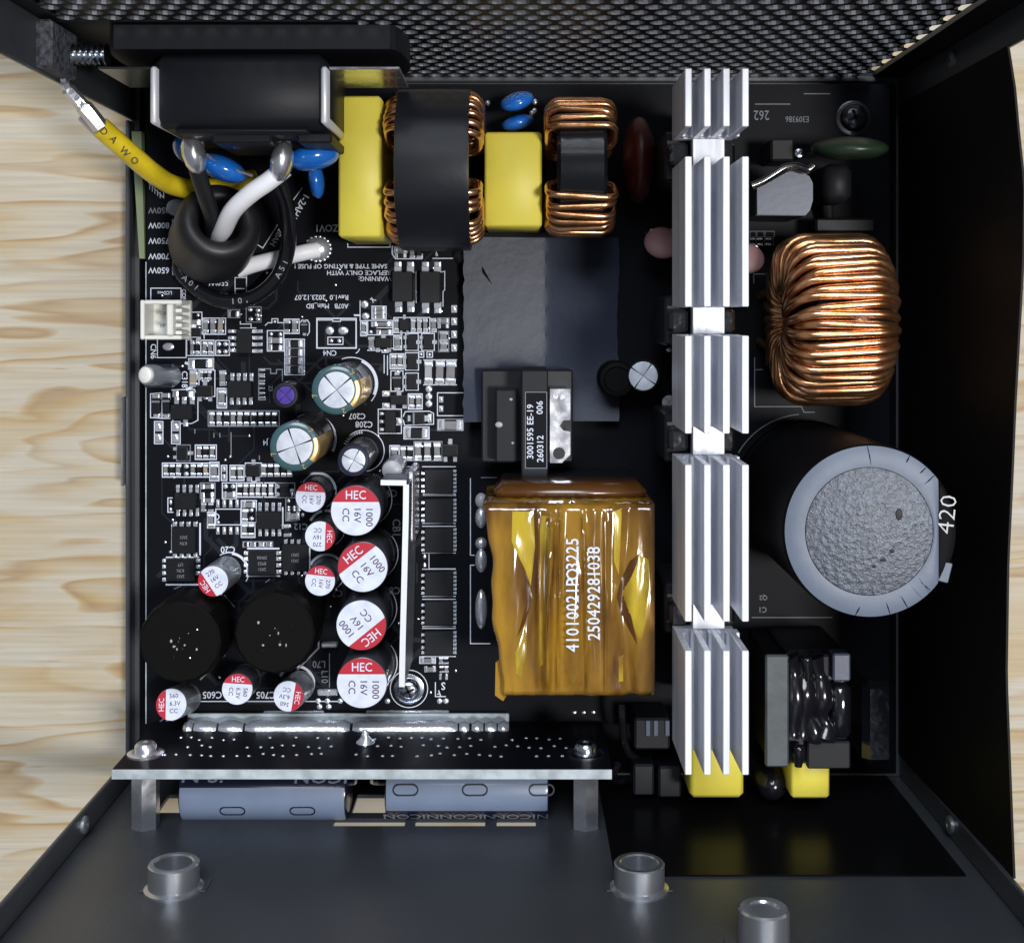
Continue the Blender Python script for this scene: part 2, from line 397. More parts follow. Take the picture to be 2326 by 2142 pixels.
def wood_material():
    m = bpy.data.materials.new('pine_wood'); m.use_nodes = True
    nt = m.node_tree; N = nt.nodes; L = nt.links; b = N['Principled BSDF']
    b.inputs['Roughness'].default_value = .55
    tc = N.new('ShaderNodeTexCoord')
    def mapping(scale, loc=(0,0,0)):
        mp = N.new('ShaderNodeMapping'); mp.inputs['Scale'].default_value = scale; mp.inputs['Location'].default_value = loc
        L.new(tc.outputs['Object'], mp.inputs['Vector']); return mp
    def noise(mp, scale, detail=4, dist=0.0):
        n = N.new('ShaderNodeTexNoise'); n.inputs['Scale'].default_value = scale; n.inputs['Detail'].default_value = detail
        n.inputs['Distortion'].default_value = dist
        L.new(mp.outputs['Vector'], n.inputs['Vector']); return n
    # growth rings: bands across y, bent by a slow noise
    mpw = mapping((1, 1, 1), (0.03, 0.012, 0))
    slow = noise(mapping((3.2, 9.0, 1), (0.4, 1.7, 0)), 2.6, 2)
    wv = N.new('ShaderNodeMath'); wv.operation = 'MULTIPLY_ADD'
    sep = N.new('ShaderNodeSeparateXYZ'); L.new(mpw.outputs['Vector'], sep.inputs['Vector'])
    L.new(slow.outputs['Fac'], wv.inputs[0]); wv.inputs[1].default_value = 0.060; L.new(sep.outputs['Y'], wv.inputs[2])
    mul = N.new('ShaderNodeMath'); mul.operation = 'MULTIPLY'; mul.inputs[1].default_value = 115.0
    L.new(wv.outputs[0], mul.inputs[0])
    irr = noise(mapping((4.0, 34.0, 1), (0.9, 0.2, 0)), 3.0, 2.0, .5)
    irm = N.new('ShaderNodeMath'); irm.operation = 'MULTIPLY_ADD'; irm.inputs[1].default_value = 5.5
    L.new(irr.outputs['Fac'], irm.inputs[0]); L.new(mul.outputs[0], irm.inputs[2])
    fr = N.new('ShaderNodeMath'); fr.operation = 'FRACT'; L.new(irm.outputs[0], fr.inputs[0])
    rp = N.new('ShaderNodeValToRGB'); cr = rp.color_ramp
    pale, mid, tan, deep = (0.50, 0.455, 0.375, 1), (0.485, 0.425, 0.33, 1), (0.44, 0.335, 0.20, 1), (0.33, 0.22, 0.12, 1)
    cr.elements[0].position = 0.0; cr.elements[0].color = pale
    cr.elements[1].position = 0.45; cr.elements[1].color = mid
    for p_, c_ in ((0.72, tan), (0.88, deep), (0.95, tan), (1.0, pale)):
        e = cr.elements.new(p_); e.color = c_
    L.new(fr.outputs[0], rp.inputs['Fac'])
    # some stretches have hardly any rings
    big = noise(mapping((5.0, 13.0, 1), (2.2, 0.3, 0)), 3.0, 3)
    br = N.new('ShaderNodeMapRange'); br.inputs['From Min'].default_value = .40; br.inputs['From Max'].default_value = .58
    br.inputs['To Min'].default_value = .05; br.inputs['To Max'].default_value = .80
    L.new(big.outputs['Fac'], br.inputs['Value'])
    pt = noise(mapping((5.0, 15.0, 1), (5.1, 3.3, 0)), 3.2, 4, .6)
    pr = N.new('ShaderNodeValToRGB'); pr.color_ramp.elements[0].position = .50; pr.color_ramp.elements[0].color = (0.50, 0.46, 0.385, 1)
    pr.color_ramp.elements[1].position = .545; pr.color_ramp.elements[1].color = (0.465, 0.375, 0.245, 1)
    L.new(pt.outputs['Fac'], pr.inputs['Fac'])
    mx = N.new('ShaderNodeMixRGB'); L.new(pr.outputs['Color'], mx.inputs['Color1'])
    L.new(br.outputs['Result'], mx.inputs['Fac']); L.new(rp.outputs['Color'], mx.inputs['Color2'])
    # fine fibres
    fb = noise(mapping((14, 420, 1)), 3.0, 6)
    fr2 = N.new('ShaderNodeMapRange'); fr2.inputs['From Min'].default_value = .3; fr2.inputs['From Max'].default_value = .72
    fr2.inputs['To Min'].default_value = .86; fr2.inputs['To Max'].default_value = 1.06
    L.new(fb.outputs['Fac'], fr2.inputs['Value'])
    mm = N.new('ShaderNodeMixRGB'); mm.blend_type = 'MULTIPLY'; mm.inputs['Fac'].default_value = 1
    L.new(mx.outputs['Color'], mm.inputs['Color1']); L.new(fr2.outputs['Result'], mm.inputs['Color2'])
    # short dark dashes of the grain
    ds = noise(mapping((38, 700, 1), (0.7, 0.1, 0)), 2.0, 2)
    dr = N.new('ShaderNodeMapRange'); dr.inputs['From Min'].default_value = .70; dr.inputs['From Max'].default_value = .80
    dr.inputs['To Min'].default_value = 0; dr.inputs['To Max'].default_value = .75
    L.new(ds.outputs['Fac'], dr.inputs['Value'])
    m3 = N.new('ShaderNodeMixRGB'); m3.inputs['Color2'].default_value = (0.30, 0.20, 0.11, 1)
    L.new(dr.outputs['Result'], m3.inputs['Fac']); L.new(mm.outputs['Color'], m3.inputs['Color1'])
    hs_ = N.new('ShaderNodeHueSaturation'); hs_.inputs['Value'].default_value = .88; hs_.inputs['Saturation'].default_value = 1.14
    L.new(m3.outputs['Color'], hs_.inputs['Color']); L.new(hs_.outputs['Color'], b.inputs['Base Color'])
    bp = N.new('ShaderNodeBump'); bp.inputs['Strength'].default_value = .25; bp.inputs['Distance'].default_value = .0003
    L.new(fb.outputs['Fac'], bp.inputs['Height']); L.new(bp.outputs['Normal'], b.inputs['Normal'])
    return m
M_['wood'] = wood_material()
# ================================================================== SETTING
Z_WOOD = -8.0
mb = MB(); mb.box(-420, -420, Z_WOOD-25, 420, 420, Z_WOOD, bev=1.5)
tag(mb.build('table_top', M_['wood']), 'pale pine table top with tan growth rings under the metal case', 'table', kind='structure')

# ================================================================== CASE
ZB = -7.0; ZT = 79.0; YR = 46.0; YF = -89.5; XW = 75.0
case = thing('metal_case', 'open black steel power supply case with perforated rear panel', 'case', (0, 0, ZB))
mb = MB(); mb.box(-XW, YF, ZB, XW, YR, ZB+0.9, bev=.15)
mb.build('bottom_plate', M_['case'], case)
mb = MB(); mb.box(-XW, -84.5, ZB+.9, -XW+.8, 37.2, -2.6, bev=.2); mb.build('side_flange', M_['case'], case)
mb = MB(); mb.box(-XW-.45, P(300, 1100, ZB+3).y, ZB+.9, -XW-.02, P(300, 900, ZB+3).y, -1.2, bev=.12)
mb.build('side_tab', M_['bare'], case)
# rear panel: frame + perforated field with real holes
pitch, row, hr = 3.62, 3.42, 1.42
T = 1.0
cells = MB()
def hexcell(cx, cz):
    Rz = row*2/3
    out = [(0, Rz), (pitch/4, Rz*.75), (pitch/2, Rz/2), (pitch/2, 0), (pitch/2, -Rz/2), (pitch/4, -Rz*.75), (0, -Rz),
           (-pitch/4, -Rz*.75), (-pitch/2, -Rz/2), (-pitch/2, 0), (-pitch/2, Rz/2), (-pitch/4, Rz*.75)]
    inn = []
    for i in range(12):
        a = math.atan2(out[i][1], out[i][0]); inn.append((hr*math.cos(a), hr*math.sin(a)))
    v = []
    for y in (YR, YR+T):
        v += [(cx+x, y, cz+z) for x, z in out] + [(cx+x, y, cz+z) for x, z in inn]
    f = []
    for i in range(12):
        j = (i+1) % 12
        f.append((i, 12+i, 12+j, j)); f.append((24+i, 24+j, 36+j, 36+i))
    cells.add(v, f)
    cells.add(v[12:24]+v[36:48], [(i, 12+i, 12+(i+1) % 12, (i+1) % 12) for i in range(12)], 1)
INX0, INX1, INZ = -71.0, -25.5, 42.0      # solid field round the mains inlet
nrow = int((ZT-8-(ZB+3))/row)
for r in range(nrow):
    cz = ZB+3.2+r*row
    n = int((2*XW-7)/pitch)
    for c in range(n):
        cx = -XW+5+c*pitch + (pitch/2 if r % 2 else 0)
        if cx > XW-7.5: continue
        if INX0 < cx < INX1 and cz < INZ: continue
        hexcell(cx, cz)
me_ = cells.mesh('perforated_panel', [M_['shaded_case_paint'], M_['hole_glint']], ORG[case.name])
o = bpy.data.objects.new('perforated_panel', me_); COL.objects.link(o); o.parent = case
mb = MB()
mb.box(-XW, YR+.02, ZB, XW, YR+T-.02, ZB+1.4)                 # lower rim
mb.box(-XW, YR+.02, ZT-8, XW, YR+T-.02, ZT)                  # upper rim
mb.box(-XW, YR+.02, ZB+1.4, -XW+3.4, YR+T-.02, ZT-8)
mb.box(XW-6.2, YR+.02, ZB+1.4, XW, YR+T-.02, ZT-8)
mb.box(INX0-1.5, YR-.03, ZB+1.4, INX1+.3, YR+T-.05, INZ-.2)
mb.build('rear_panel_frame', M_['shaded_case_paint'], case)
mb = MB(); mb.box(-XW+1, YR-1.2, ZB+.9, XW-1, YR, ZB+2.2, bev=.3)
mb.build('rear_hem', M_['case'], case)
# side lips of the two end panels
mb = MB(); mb.box(XW-.9, 40.4, ZB+.9, XW, YR, ZT, bev=.25); mb.build('side_lip', M_['case'], case)
mb = MB(); mb.box(-XW, 37.6, ZB+.9, -XW+.9, YR, ZT, bev=.25); mb.build('side_lip', M_['case'], case)
mb = MB(); mb.box(XW-.9, YF, ZB+.9, XW, YF+4.6, ZT, bev=.25); mb.build('side_lip', M_['case'], case)
mb = MB(); mb.box(-XW, YF, ZB+.9, -XW+.9, YF+4.6, ZT, bev=.25); mb.build('side_lip', M_['case'], case)
# threaded screw bosses in the lips
for (px, py, z, sx) in ((2112, 160, 25, 1), (2104, 1870, 24, 1), (222, 1878, 24, -1)):
    p = P(px, py, z); xs = sx*(XW-.9)
    mb = MB(); mb.lathe([(1.5, 0), (1.5, .5), (1.1, .7), (.6, .7), (.6, .2)], (xs, (43.2 if py < 715 else YF+2.5), z), (-sx, 0, 0), 16)
    mb.build('screw_boss', M_['bare'], case, True)
# front panel with openings for the sockets
mb = MB()
xo0, xo1 = -66.0, 6.5
y0, y1 = YF-.7, YF
def solid(xa, xb, za, zb): mb.box(xa, y0, za, xb, y1, zb)
solid(-XW, xo0, ZB, ZT); solid(xo1, XW, ZB, ZT)
solid(xo0, xo1, ZB, 3.4)
# socket windows between z 3.4 and 12.2, webs between them
wins = [(-65.0, -46.0), (-43.5, -31.0), (-29.8, -22.4), (-14.0, 5.0)]
xs = xo0
for a, b_ in wins:
    solid(xs, a, 3.4, 12.2); xs = b_
solid(xs, xo1, 3.4, 12.2)
solid(xo0, xo1, 12.2, 14.9)
slots = []
for (pa, pb) in ((757, 920), (943, 1102), (1128, 1217)):
    slots.append(((pa-PPX)/12.9, (pb-PPX)/12.9))
xs = xo0
for a, b_ in slots:
    solid(xs, a, 14.9, 18.2); xs = b_
solid(xs, xo1, 14.9, 18.2)
solid(xo0, xo1, 18.2, ZT)
mb.build('front_panel', M_['case'], case)
# round spacers pressed into the front panel
for k, (px, z) in enumerate(((395, 43.0), (1452, 43.0), (1735, 62.0))):
    x = (px-PPX)*(CAM_H-z)/F_PX
    mb = MB()
    if k < 2:
        mb.lathe([(4.6, 0), (4.6, .35), (3.95, .6), (3.95, 4.0), (3.75, 4.2), (3.05, 4.2), (2.85, 4.0), (2.85, .4), (0.01, .4)], (x, YF, z), (0, 1, 0), 36, cap0=False, cap1=False)
    else:
        mb.lathe([(4.3, 0), (3.6, .4), (3.6, 5.6), (3.3, 5.9), (2.2, 5.9), (2.0, 5.6), (0.01, 5.6)], (x, YF, z), (0, 1, 0), 36, cap0=False, cap1=False)
    mb.build('spacer', M_['steel'], case, True)
    b2 = MB(); b2.box(x-5.2, YF, z-3.6, x+5.2, YF+.28, z+1.2, bev=.12)
    b2.build('spacer_flange', M_['case'], case)

# film on the inside of the front panel and on the floor
mb = MB(); mb.box(15.5, YF+.05, ZB+1.3, 71.5, YF+.35, 38.6)
tag(mb.build('front_insulating_film', M_['film'], org=(43, YF, ZB)), 'glossy black insulating film lying against the front panel', 'film')
mb = MB(); mb.box(-73.2, -88.8, ZB+.92, 73.4, 44.5, ZB+1.2)
tag(mb.build('floor_insulating_film', M_['film'], org=(0, 0, ZB)), 'thin black insulating film lying on the case floor under the boards', 'film')

# tall side film: curved upright sheet along the right edge
mb = MB(); n = 40; vs_ = []; fs = []
topx = [(105, 2288), (200, 2303), (300, 2312), (420, 2325), (600, 2322), (775, 2312), (920, 2304), (1090, 2297), (1275, 2288), (1538, 2284), (1770, 2293), (1995, 2302)]
zt = 49.5; kz = (CAM_H-zt)/F_PX
def sheet_x(y):
    py = PPY - y/kz
    for (a, xa), (b_, xb) in zip(topx[:-1], topx[1:]):
        if a <= py <= b_:
            t = (py-a)/(b_-a); return (xa+(xb-xa)*t - PPX)*kz
    return (topx[0][1]-PPX)*kz if py < topx[0][0] else (topx[-1][1]-PPX)*kz
ya, yb = -(1995-PPY)*kz, -(105-PPY)*kz
rows = 9
for side in (0, 1):
    for i in range(n+1):
        y = ya+(yb-ya)*i/n
        for j in range(rows):
            t = j/(rows-1)
            z = ZB+1.0+(zt-ZB-1.0)*t
            xb_ = 73.9
            x = xb_ + (sheet_x(y)-xb_)*(t**1.4) + .35*side
            vs_.append((x, y, z))
m0 = (n+1)*rows
for i in range(n):
    for j in range(rows-1):
        a = i*rows+j; f = (a, a+1, a+rows+1, a+rows)
        fs.append(f); fs.append(tuple(m0+k for k in reversed(f)))
    a = i*rows+rows-1; fs.append((a, m0+a, m0+a+rows, a+rows))
    a = i*rows; fs.append((a, a+rows, m0+a+rows, m0+a))
for i in (0, n):
    for j in range(rows-1):
        a = i*rows+j; fs.append((a, m0+a, m0+a+1, a+1))
mb.add(vs_, fs)
tag(mb.build('side_insulating_sheet', M_['film_side'], org=(74, -20, ZB), smooth=True), 'tall curved black plastic sheet standing along the right edge of the case', 'sheet')

# pale green strip along the left edge of the board
mb = MB()
a, b_, c, d = P(300, 300, -1), P(322, 300, -1), P(330, 588, -1), P(318, 588, -1)
mb.prism([(d.x, d.y), (c.x, c.y), (b_.x, b_.y), (a.x, a.y)], -6+.3, -.6)
tag(mb.build('green_film_strip', M_['green_strip'], org=(c.x, c.y, -5.7)), 'narrow pale green film strip at the left board edge near the wattage marks', 'strip')
# ================================================================== MAIN BOARD
board = thing('main_circuit_board', 'large black main circuit board covered with white print and tiny parts', 'circuit board', (0, -15, -1.6))
mb = MB(); mb.box(-70.2, -77.4, -1.6, 70.5, 43.6, 0, bev=.05)
mb.build('board_panel', M_['pcb'], board)
mb = MB(); mb.box(-70.42, -77.4, -1.6, -70.21, 10, -.12); mb.build('board_rim', M_['pcb_edge'], board)
for (px, py) in ((1938, 270), (929, 1564)):
    p = P(px, py); mb = MB(); mb.lathe([(2.6, -6.05), (2.6, -1.62)], (p.x, p.y, 0), (0,0,1), 6)
    mb.build('standoff', M_['bare'], board)

SILK = MB(); SILKD = MB()
SW = 0.17
ZS = 0.012
def zone(ox, oy, k): return lambda x, y: (ox+x*k, oy+y*k)
ZA = zone(250, 560, 600/2007); ZA2 = zone(650, 560, 600/2007)
ZB1 = zone(250, 1040, 600/1848); ZB2 = zone(640, 1040, 600/1848)
ZC = zone(1020, 500, 600/1848); ZE = zone(1600, 450, 726/2007); ZF = zone(1600, 950, 726/2007)
ZR = zone(1660, 180, 440/2007)
def XY(z, x, y):
    p = P(*z(x, y)); return (p.x, p.y)
def line(z, *pts, w=SW, dim=False):
    (SILKD if dim else SILK).strip([XY(z, *p) for p in pts], w, ZS, .02)
def rect(z, x0, y0, x1, y1, w=SW, dim=False):
    line(z, (x0,y0), (x1,y0), (x1,y1), (x0,y1), (x0,y0), w=w, dim=dim)
def arc(cx, cy, r, a0, a1, w=SW, n=28, dim=False):
    """arc on the board, centre in photo pixels, r in mm, angles in degrees"""
    c = P(cx, cy)
    pts = [(c.x+r*math.cos(math.radians(a0+(a1-a0)*i/n)), c.y+r*math.sin(math.radians(a0+(a1-a0)*i/n))) for i in range(n+1)]
    (SILKD if dim else SILK).strip(pts, w, ZS, .02)
# ---- shared meshes of the small soldered parts (1 x 1 mm footprint, long side along y)
def chip_mesh(name, body):
    b = MB()
    b.box(-.60, -.66, .005, .60, -.30, .06, 1); b.box(-.60, .30, .005, .60, .66, .06, 1)
    b.box(-.47, -.30, .04, .47, .30, .55, 0)
    b.box(-.50, -.50, .03, .50, -.28, .60, 1, bev=.07); b.box(-.50, .28, .03, .50, .50, .60, 1, bev=.07)
    return b.mesh(name, [body, M_['solder']])
CH = {'r': chip_mesh('chip_resistor', M_['chip']), 'c': chip_mesh('chip_capacitor', M_['ceramic']), 't': chip_mesh('chip_capacitor', M_['ceramic_tan']),
      'w': chip_mesh('chip_capacitor', M_['glue'])}
CHN = {'r': 'chip_resistor', 'c': 'chip_capacitor', 't': 'chip_capacitor', 'w': 'chip_capacitor'}
_b = MB(); _b.dome((0,0,0), .5, .5, .22, 14, 3); DOT = _b.mesh('solder_pad', M_['solder'], smooth=True)
_b = MB(); _b.box(-.5, -.5, .005, .5, .5, .10, bev=.04); _b.dome((0,0,.09), .42, .42, .14, 10, 3); PAD = _b.mesh('solder_pad', M_['solder'], smooth=True)
_b = MB()
_b.box(-.36, -.5, .08, .36, .5, .9, 0, bev=.06)
for yy in (-.32, .32): _b.box(-.66, yy-.12, .01, -.34, yy+.12, .25, 1)
_b.box(.34, -.13, .01, .66, .13, .25, 1)
SOT = _b.mesh('small_transistor', [M_['chip'], M_['solder']])
_b = MB()
_b.box(-.40, -.34, .06, .40, .34, .85, 0, bev=.05); _b.box(-.42, .16, .3, .42, .24, .862, 1)
_b.box(-.22, -.5, .01, .22, -.33, .3, 2); _b.box(-.22, .33, .01, .22, .5, .3, 2)
DIODE = _b.mesh('small_diode', [M_['chip'], M_['silk_dim'], M_['solder']])
def chip(z, x0, y0, x1, y1, kind='r'):
    a = XY(z, x0, y0); b_ = XY(z, x1, y1)
    w, h = abs(b_[0]-a[0]), abs(b_[1]-a[1]); c = ((a[0]+b_[0])/2, (a[1]+b_[1])/2, 0)
    if h >= w: place(CHN[kind], CH[kind], board, c, math.radians(random.uniform(-3,3)), (w*.86, h*.80, min(w, h)*.85))
    else: place(CHN[kind], CH[kind], board, c, math.pi/2+math.radians(random.uniform(-3,3)), (h*.86, w*.80, min(w, h)*.85))
def row(z, xs, y0, y1, w, kinds='r'):
    for i, x in enumerate(xs): chip(z, x-w/2, y0, x+w/2, y1, kinds[i % len(kinds)])
def pad(z, x, y, w=34, h=34, sh='d'):
    a = XY(z, x-w/2, y-h/2); b_ = XY(z, x+w/2, y+h/2)
    place('solder_pad', DOT if sh == 'd' else PAD, board, ((a[0]+b_[0])/2, (a[1]+b_[1])/2, 0), 0, (abs(b_[0]-a[0]), abs(b_[1]-a[1]), 1))
def sot(z, x0, y0, x1, y1, rot=0):
    a = XY(z, x0, y0); b_ = XY(z, x1, y1); w, h = abs(b_[0]-a[0]), abs(b_[1]-a[1])
    if rot % 180 == 90: w, h = h, w
    place('small_transistor', SOT, board, ((a[0]+b_[0])/2, (a[1]+b_[1])/2, 0), math.radians(rot), (w*1.25, h, 1.0))
def diode(z, x0, y0, x1, y1, rot=0):
    a = XY(z, x0, y0); b_ = XY(z, x1, y1); w, h = abs(b_[0]-a[0]), abs(b_[1]-a[1])
    if rot % 180 == 90: w, h = h, w
    place('small_diode', DIODE, board, ((a[0]+b_[0])/2, (a[1]+b_[1])/2, 0), math.radians(rot), (w, h, 1.0))
def ptext(s, z, x, y, cap, rot=180, sx=.92, m=None, bold=.012):
    p = XY(z, x, y); kk = (z(1, 0)[0]-z(0, 0)[0])/12.0
    return text(s, (p[0], p[1], ZS+.03), cap*kk, rot, m or M_['silk'], board, sx, bold)
NAT = lambda x, y: (x, y)

# ---------------------------------------------------------------- zone A (left middle)
rect(ZA, 310, 318, 540, 410); ptext('LCDvcc', ZA, 415, 352, 26, 180)
ptext('CONTECT', ZA, 560, 425, 30, -90, 1.0)
line(ZA, (360,710), (360,845), (578,845), (578,690)); pad(ZA, 443, 762, 88, 60); ptext('CN6', ZA, 328, 797, 44, -90)
pad(ZA, 605, 522, 26, 26); pad(ZA, 670, 522, 26, 26); line(ZA, (585,500), (585,560)); line(ZA, (590,500), (640,500)); line(ZA, (650,500), (698,500), (698,560))
chip(ZA, 585, 555, 690, 598, 'c'); pad(ZA, 610, 620, 30, 24); pad(ZA, 680, 620, 36, 24)
rect(ZA, 702, 545, 878, 668); row(ZA, (728, 785, 842), 555, 660, 44, 'cct')
sot(ZA, 585, 615, 700, 690, 90); line(ZA, (580,690), (660,690), (660,720)); line(ZA, (715,610), (715,700))
row(ZA, (625, 665), 715, 822, 30, 'cr'); rect(ZA, 690, 713, 790, 830); row(ZA, (720, 762), 722, 822, 34, 'cc'); line(ZA, (583,705), (583,830), (690,830))
rect(ZA, 803, 715, 907, 828); [pad(ZA, x, y, 36, 36) for x in (828, 878) for y in (742, 800)]
rect(ZA, 896, 482, 985, 542, dim=True); chip(ZA, 900, 490, 980, 536, 'r'); line(ZA, (985, 520), (1000,515))
for (x, y) in ((1065,480), (1125,485), (1120,520), (1070,552), (1125,552)): pad(ZA, x, y, 38, 32)
rect(ZA, 1035, 460, 1148, 575, dim=True)
line(ZA, (990,572), (990,590), (1072,590), (1072,612)); line(ZA, (990,620), (1108,620))
rect(ZA, 1195, 640, 1320, 795); chip(ZA, 1207, 690, 1310, 738, 'c'); chip(ZA, 1207, 748, 1310, 790, 'r'); pad(ZA, 1225, 665, 30, 30); pad(ZA, 1295, 668, 32, 34)
line(ZA, (1180,600), (1200,580), (1230,580), (1230,550), (1275,550), (1275,580), (1320,580)); pad(ZA, 1252, 572, 26, 26)
rect(ZA, 1322, 553, 1437, 662); row(ZA, (1345, 1405), 560, 655, 44, 'rc')
diode(ZA, 1450, 560, 1508, 675); line(ZA, (1445,580), (1460,560), (1500,560), (1515,585), (1515,650), (1500,675)); pad(ZA, 1478, 568, 30, 28); pad(ZA, 1478, 668, 30, 28)
rect(ZA, 1328, 705, 1477, 975); [chip(ZA, 1340, y-28, 1466, y+28, 'r') for y in (741, 806, 871, 938)]; [line(ZA, (1328,y), (1477,y), dim=True) for y in (773, 838, 905)]
rect(ZA, 1572, 548, 1870, 772, .26); line(ZA, (1580,560), (1690,560)); line(ZA, (1755,560), (1862,560)); line(ZA, (1692,548), (1692,570), (1752,570), (1752,548))
pad(ZA, 1670, 640, 66, 66); pad(ZA, 1772, 640, 80, 62); rect(ZA, 1655, 690, 1770, 745); pad(ZA, 1682, 717, 32, 32); pad(ZA, 1742, 717, 34, 32)
ptext('CN4', ZA, 1670, 808, 40); ptext('A07B   Main_BD', ZA, 1650, 452, 36); ptext('Rev1.0  2023.12.07', ZA, 1608, 386, 38, 180, .98)
line(ZA, (1895,520), (1855,520)); line(ZA, (1895,780), (1885,800), (1870,810))
rect(ZA, 597, 852, 787, 932); chip(ZA, 600, 858, 785, 926, 'r'); chip(ZA, 606, 942, 664, 1065, 't')
rect(ZA, 676, 940, 797, 1140); row(ZA, (695, 727, 757), 945, 1015, 26, 'crc'); [pad(ZA, x, 1022, 22, 22) for x in (705, 745)]; sot(ZA, 662, 1050, 785, 1145, 90)
pad(ZA, 728, 1152, 40, 26)
chip(ZA, 832, 945, 884, 1056, 'c'); rect(ZA, 814, 1078, 886, 1228); chip(ZA, 822, 1084, 880, 1222, 'c')
line(ZA, (1130,930), (1130,1165), (1180,1165), (1180,1150), dim=True); line(ZA, (1130,930), (1220,930), (1220,965), (1265,965), (1265,935), (1310,935), (1310,1020), dim=True)
[chip(ZA, 1133, y-22, 1176, y+22, 'r') for y in (955, 1005, 1060, 1130)]; ptext('Z3', ZA, 1218, 1080, 30, -90, m=M_['silk_dim'])
line(ZA, (308,1120), (308,1300), (393,1306), (478,1306), (478,1345)); line(ZA, (308,1120), (395,1112), (395,1300))
diode(ZA, 318, 1125, 390, 1298); pad(ZA, 352, 1143, 62, 38, 'p'); pad(ZA, 358, 1278, 56, 36, 'p')
diode(ZA, 400, 1118, 465, 1300); pad(ZA, 430, 1140, 60, 50, 'p'); pad(ZA, 432, 1270, 62, 50, 'p')
chip(ZA, 480, 1096, 640, 1146, 'r'); line(ZA, (470,1090), (640,1085), (668,1130), (668,1320), (620,1345), (530,1345))
rect(ZA, 338, 1330, 402, 1498); rect(ZA, 468, 1330, 533, 1498)
for x in (370, 500):
    for y in (1372, 1455): pad(ZA, x, y, 52, 66, 'p')
rect(ZA, 746, 1248, 1286, 1366, dim=True); row(ZA, (775,830,885,936,987,1038), 1256, 1360, 38, 'ccr'); row(ZA, (1092,1148,1200,1250), 1258, 1360, 38, 'r')
line(ZA, (1060,1250), (1072,1275), (1072,1350), (1095,1372), dim=True)
sot(ZA, 512, 1518, 604, 1618); rect(ZA, 507, 1508, 610, 1628, dim=True); pad(ZA, 606, 1570, 36, 36)
rect(ZA, 648, 1508, 808, 1618); row(ZA, (678, 728, 778), 1516, 1610, 38, 'crc')
rect(ZA, 398, 1645, 760, 1752); row(ZA, (425, 472, 520), 1652, 1744, 36, 'crc'); pad(ZA, 580, 1670, 40, 36); pad(ZA, 580, 1728, 40, 36); row(ZA, (632, 680, 728), 1652, 1744, 36, 'crt')
rect(ZA, 758, 1638, 828, 1780); chip(ZA, 765, 1645, 822, 1774, 'c'); rect(ZA, 846, 1662, 888, 1778); pad(ZA, 867, 1690, 28, 44, 'p'); pad(ZA, 867, 1750, 28, 44, 'p')
rect(ZA, 912, 1662, 1018, 1778); row(ZA, (938, 990), 1670, 1772, 40, 'cc')
sot(ZA, 1035, 1650, 1148, 1750, 90); line(ZA, (1028,1645), (1150,1645), (1150,1745), (1110,1755), (1110,1785), (1075,1785), (1075,1755), (1028,1745), (1028,1645))
row(ZA, (1170, 1218, 1268, 1320, 1365), 1652, 1746, 38, 'crcrc')
line(ZA, (920,1415), (920,1590), dim=True); pad(ZA, 915, 1596, 22, 22); pad(ZA, 877, 1622, 22, 22); ptext('J4', ZA, 1180, 1488, 40)
ptext('C318', ZA, 565, 1010, 44, -90)
arc(415, 855, 2.6, -70, 75, .5)
for (x, y) in ((790,1420), (835,1420), (645,1390), (1135,1590)): line(ZA, (x,y), (x,y+28), dim=True)
# wattage marks
for s, py in (('850W', 478), ('800W', 512), ('750W', 547), ('700W', 582), ('650W', 614)):
    ptext(s, NAT, 361, py, 13.5, 180, .98, M_['silk_dim'] if s == '850W' else M_['silk'])
p = P(400, 472); mb = MB(); mb.dome((p.x, p.y, 0), 1.9, 1.6, .5, 16, 3); mb.build('solder_pad', M_['glue'], board, True)
line(NAT, (392,500), (392,520), (405,520)); line(NAT, (392,500), (402,500)); line(NAT, (392,624), (392,605)); line(NAT, (392,624), (404,624))
ptext('550W', NAT, 497, 642, 13.5); line(NAT, (534,628), (534,668)); line(NAT, (560,622), (560,668)); line(NAT, (534,631), (560,631)); line(NAT, (534,656), (560,656))
ptext('1-2AH/', NAT, 682, 468, 15, 240, .95); ptext('20AH', NAT, 628, 540, 13, 240, .95)
line(NAT, (654,472), (686,428)); line(NAT, (575,550), (597,564), (630,512)); ptext('ZOV1', NAT, 742, 518, 16)
for i in range(5): line(NAT, (340+i*6, 418+i*5), (340+i*6, 430+i*5), w=.14)
line(NAT, (338,416), (372,450), (372,436))
ptext('SAME TYPE & RATING OF FUSE !', ZA2, 415, 150, 34, 180, 1.02); ptext('REPLACE ONLY WITH', ZA2, 552, 200, 34, 180, 1.02); ptext('WARNING:', ZA2, 675, 245, 34, 180, 1.02)
line(NAT, (790,554), (790,562), (886,562), (886,554))

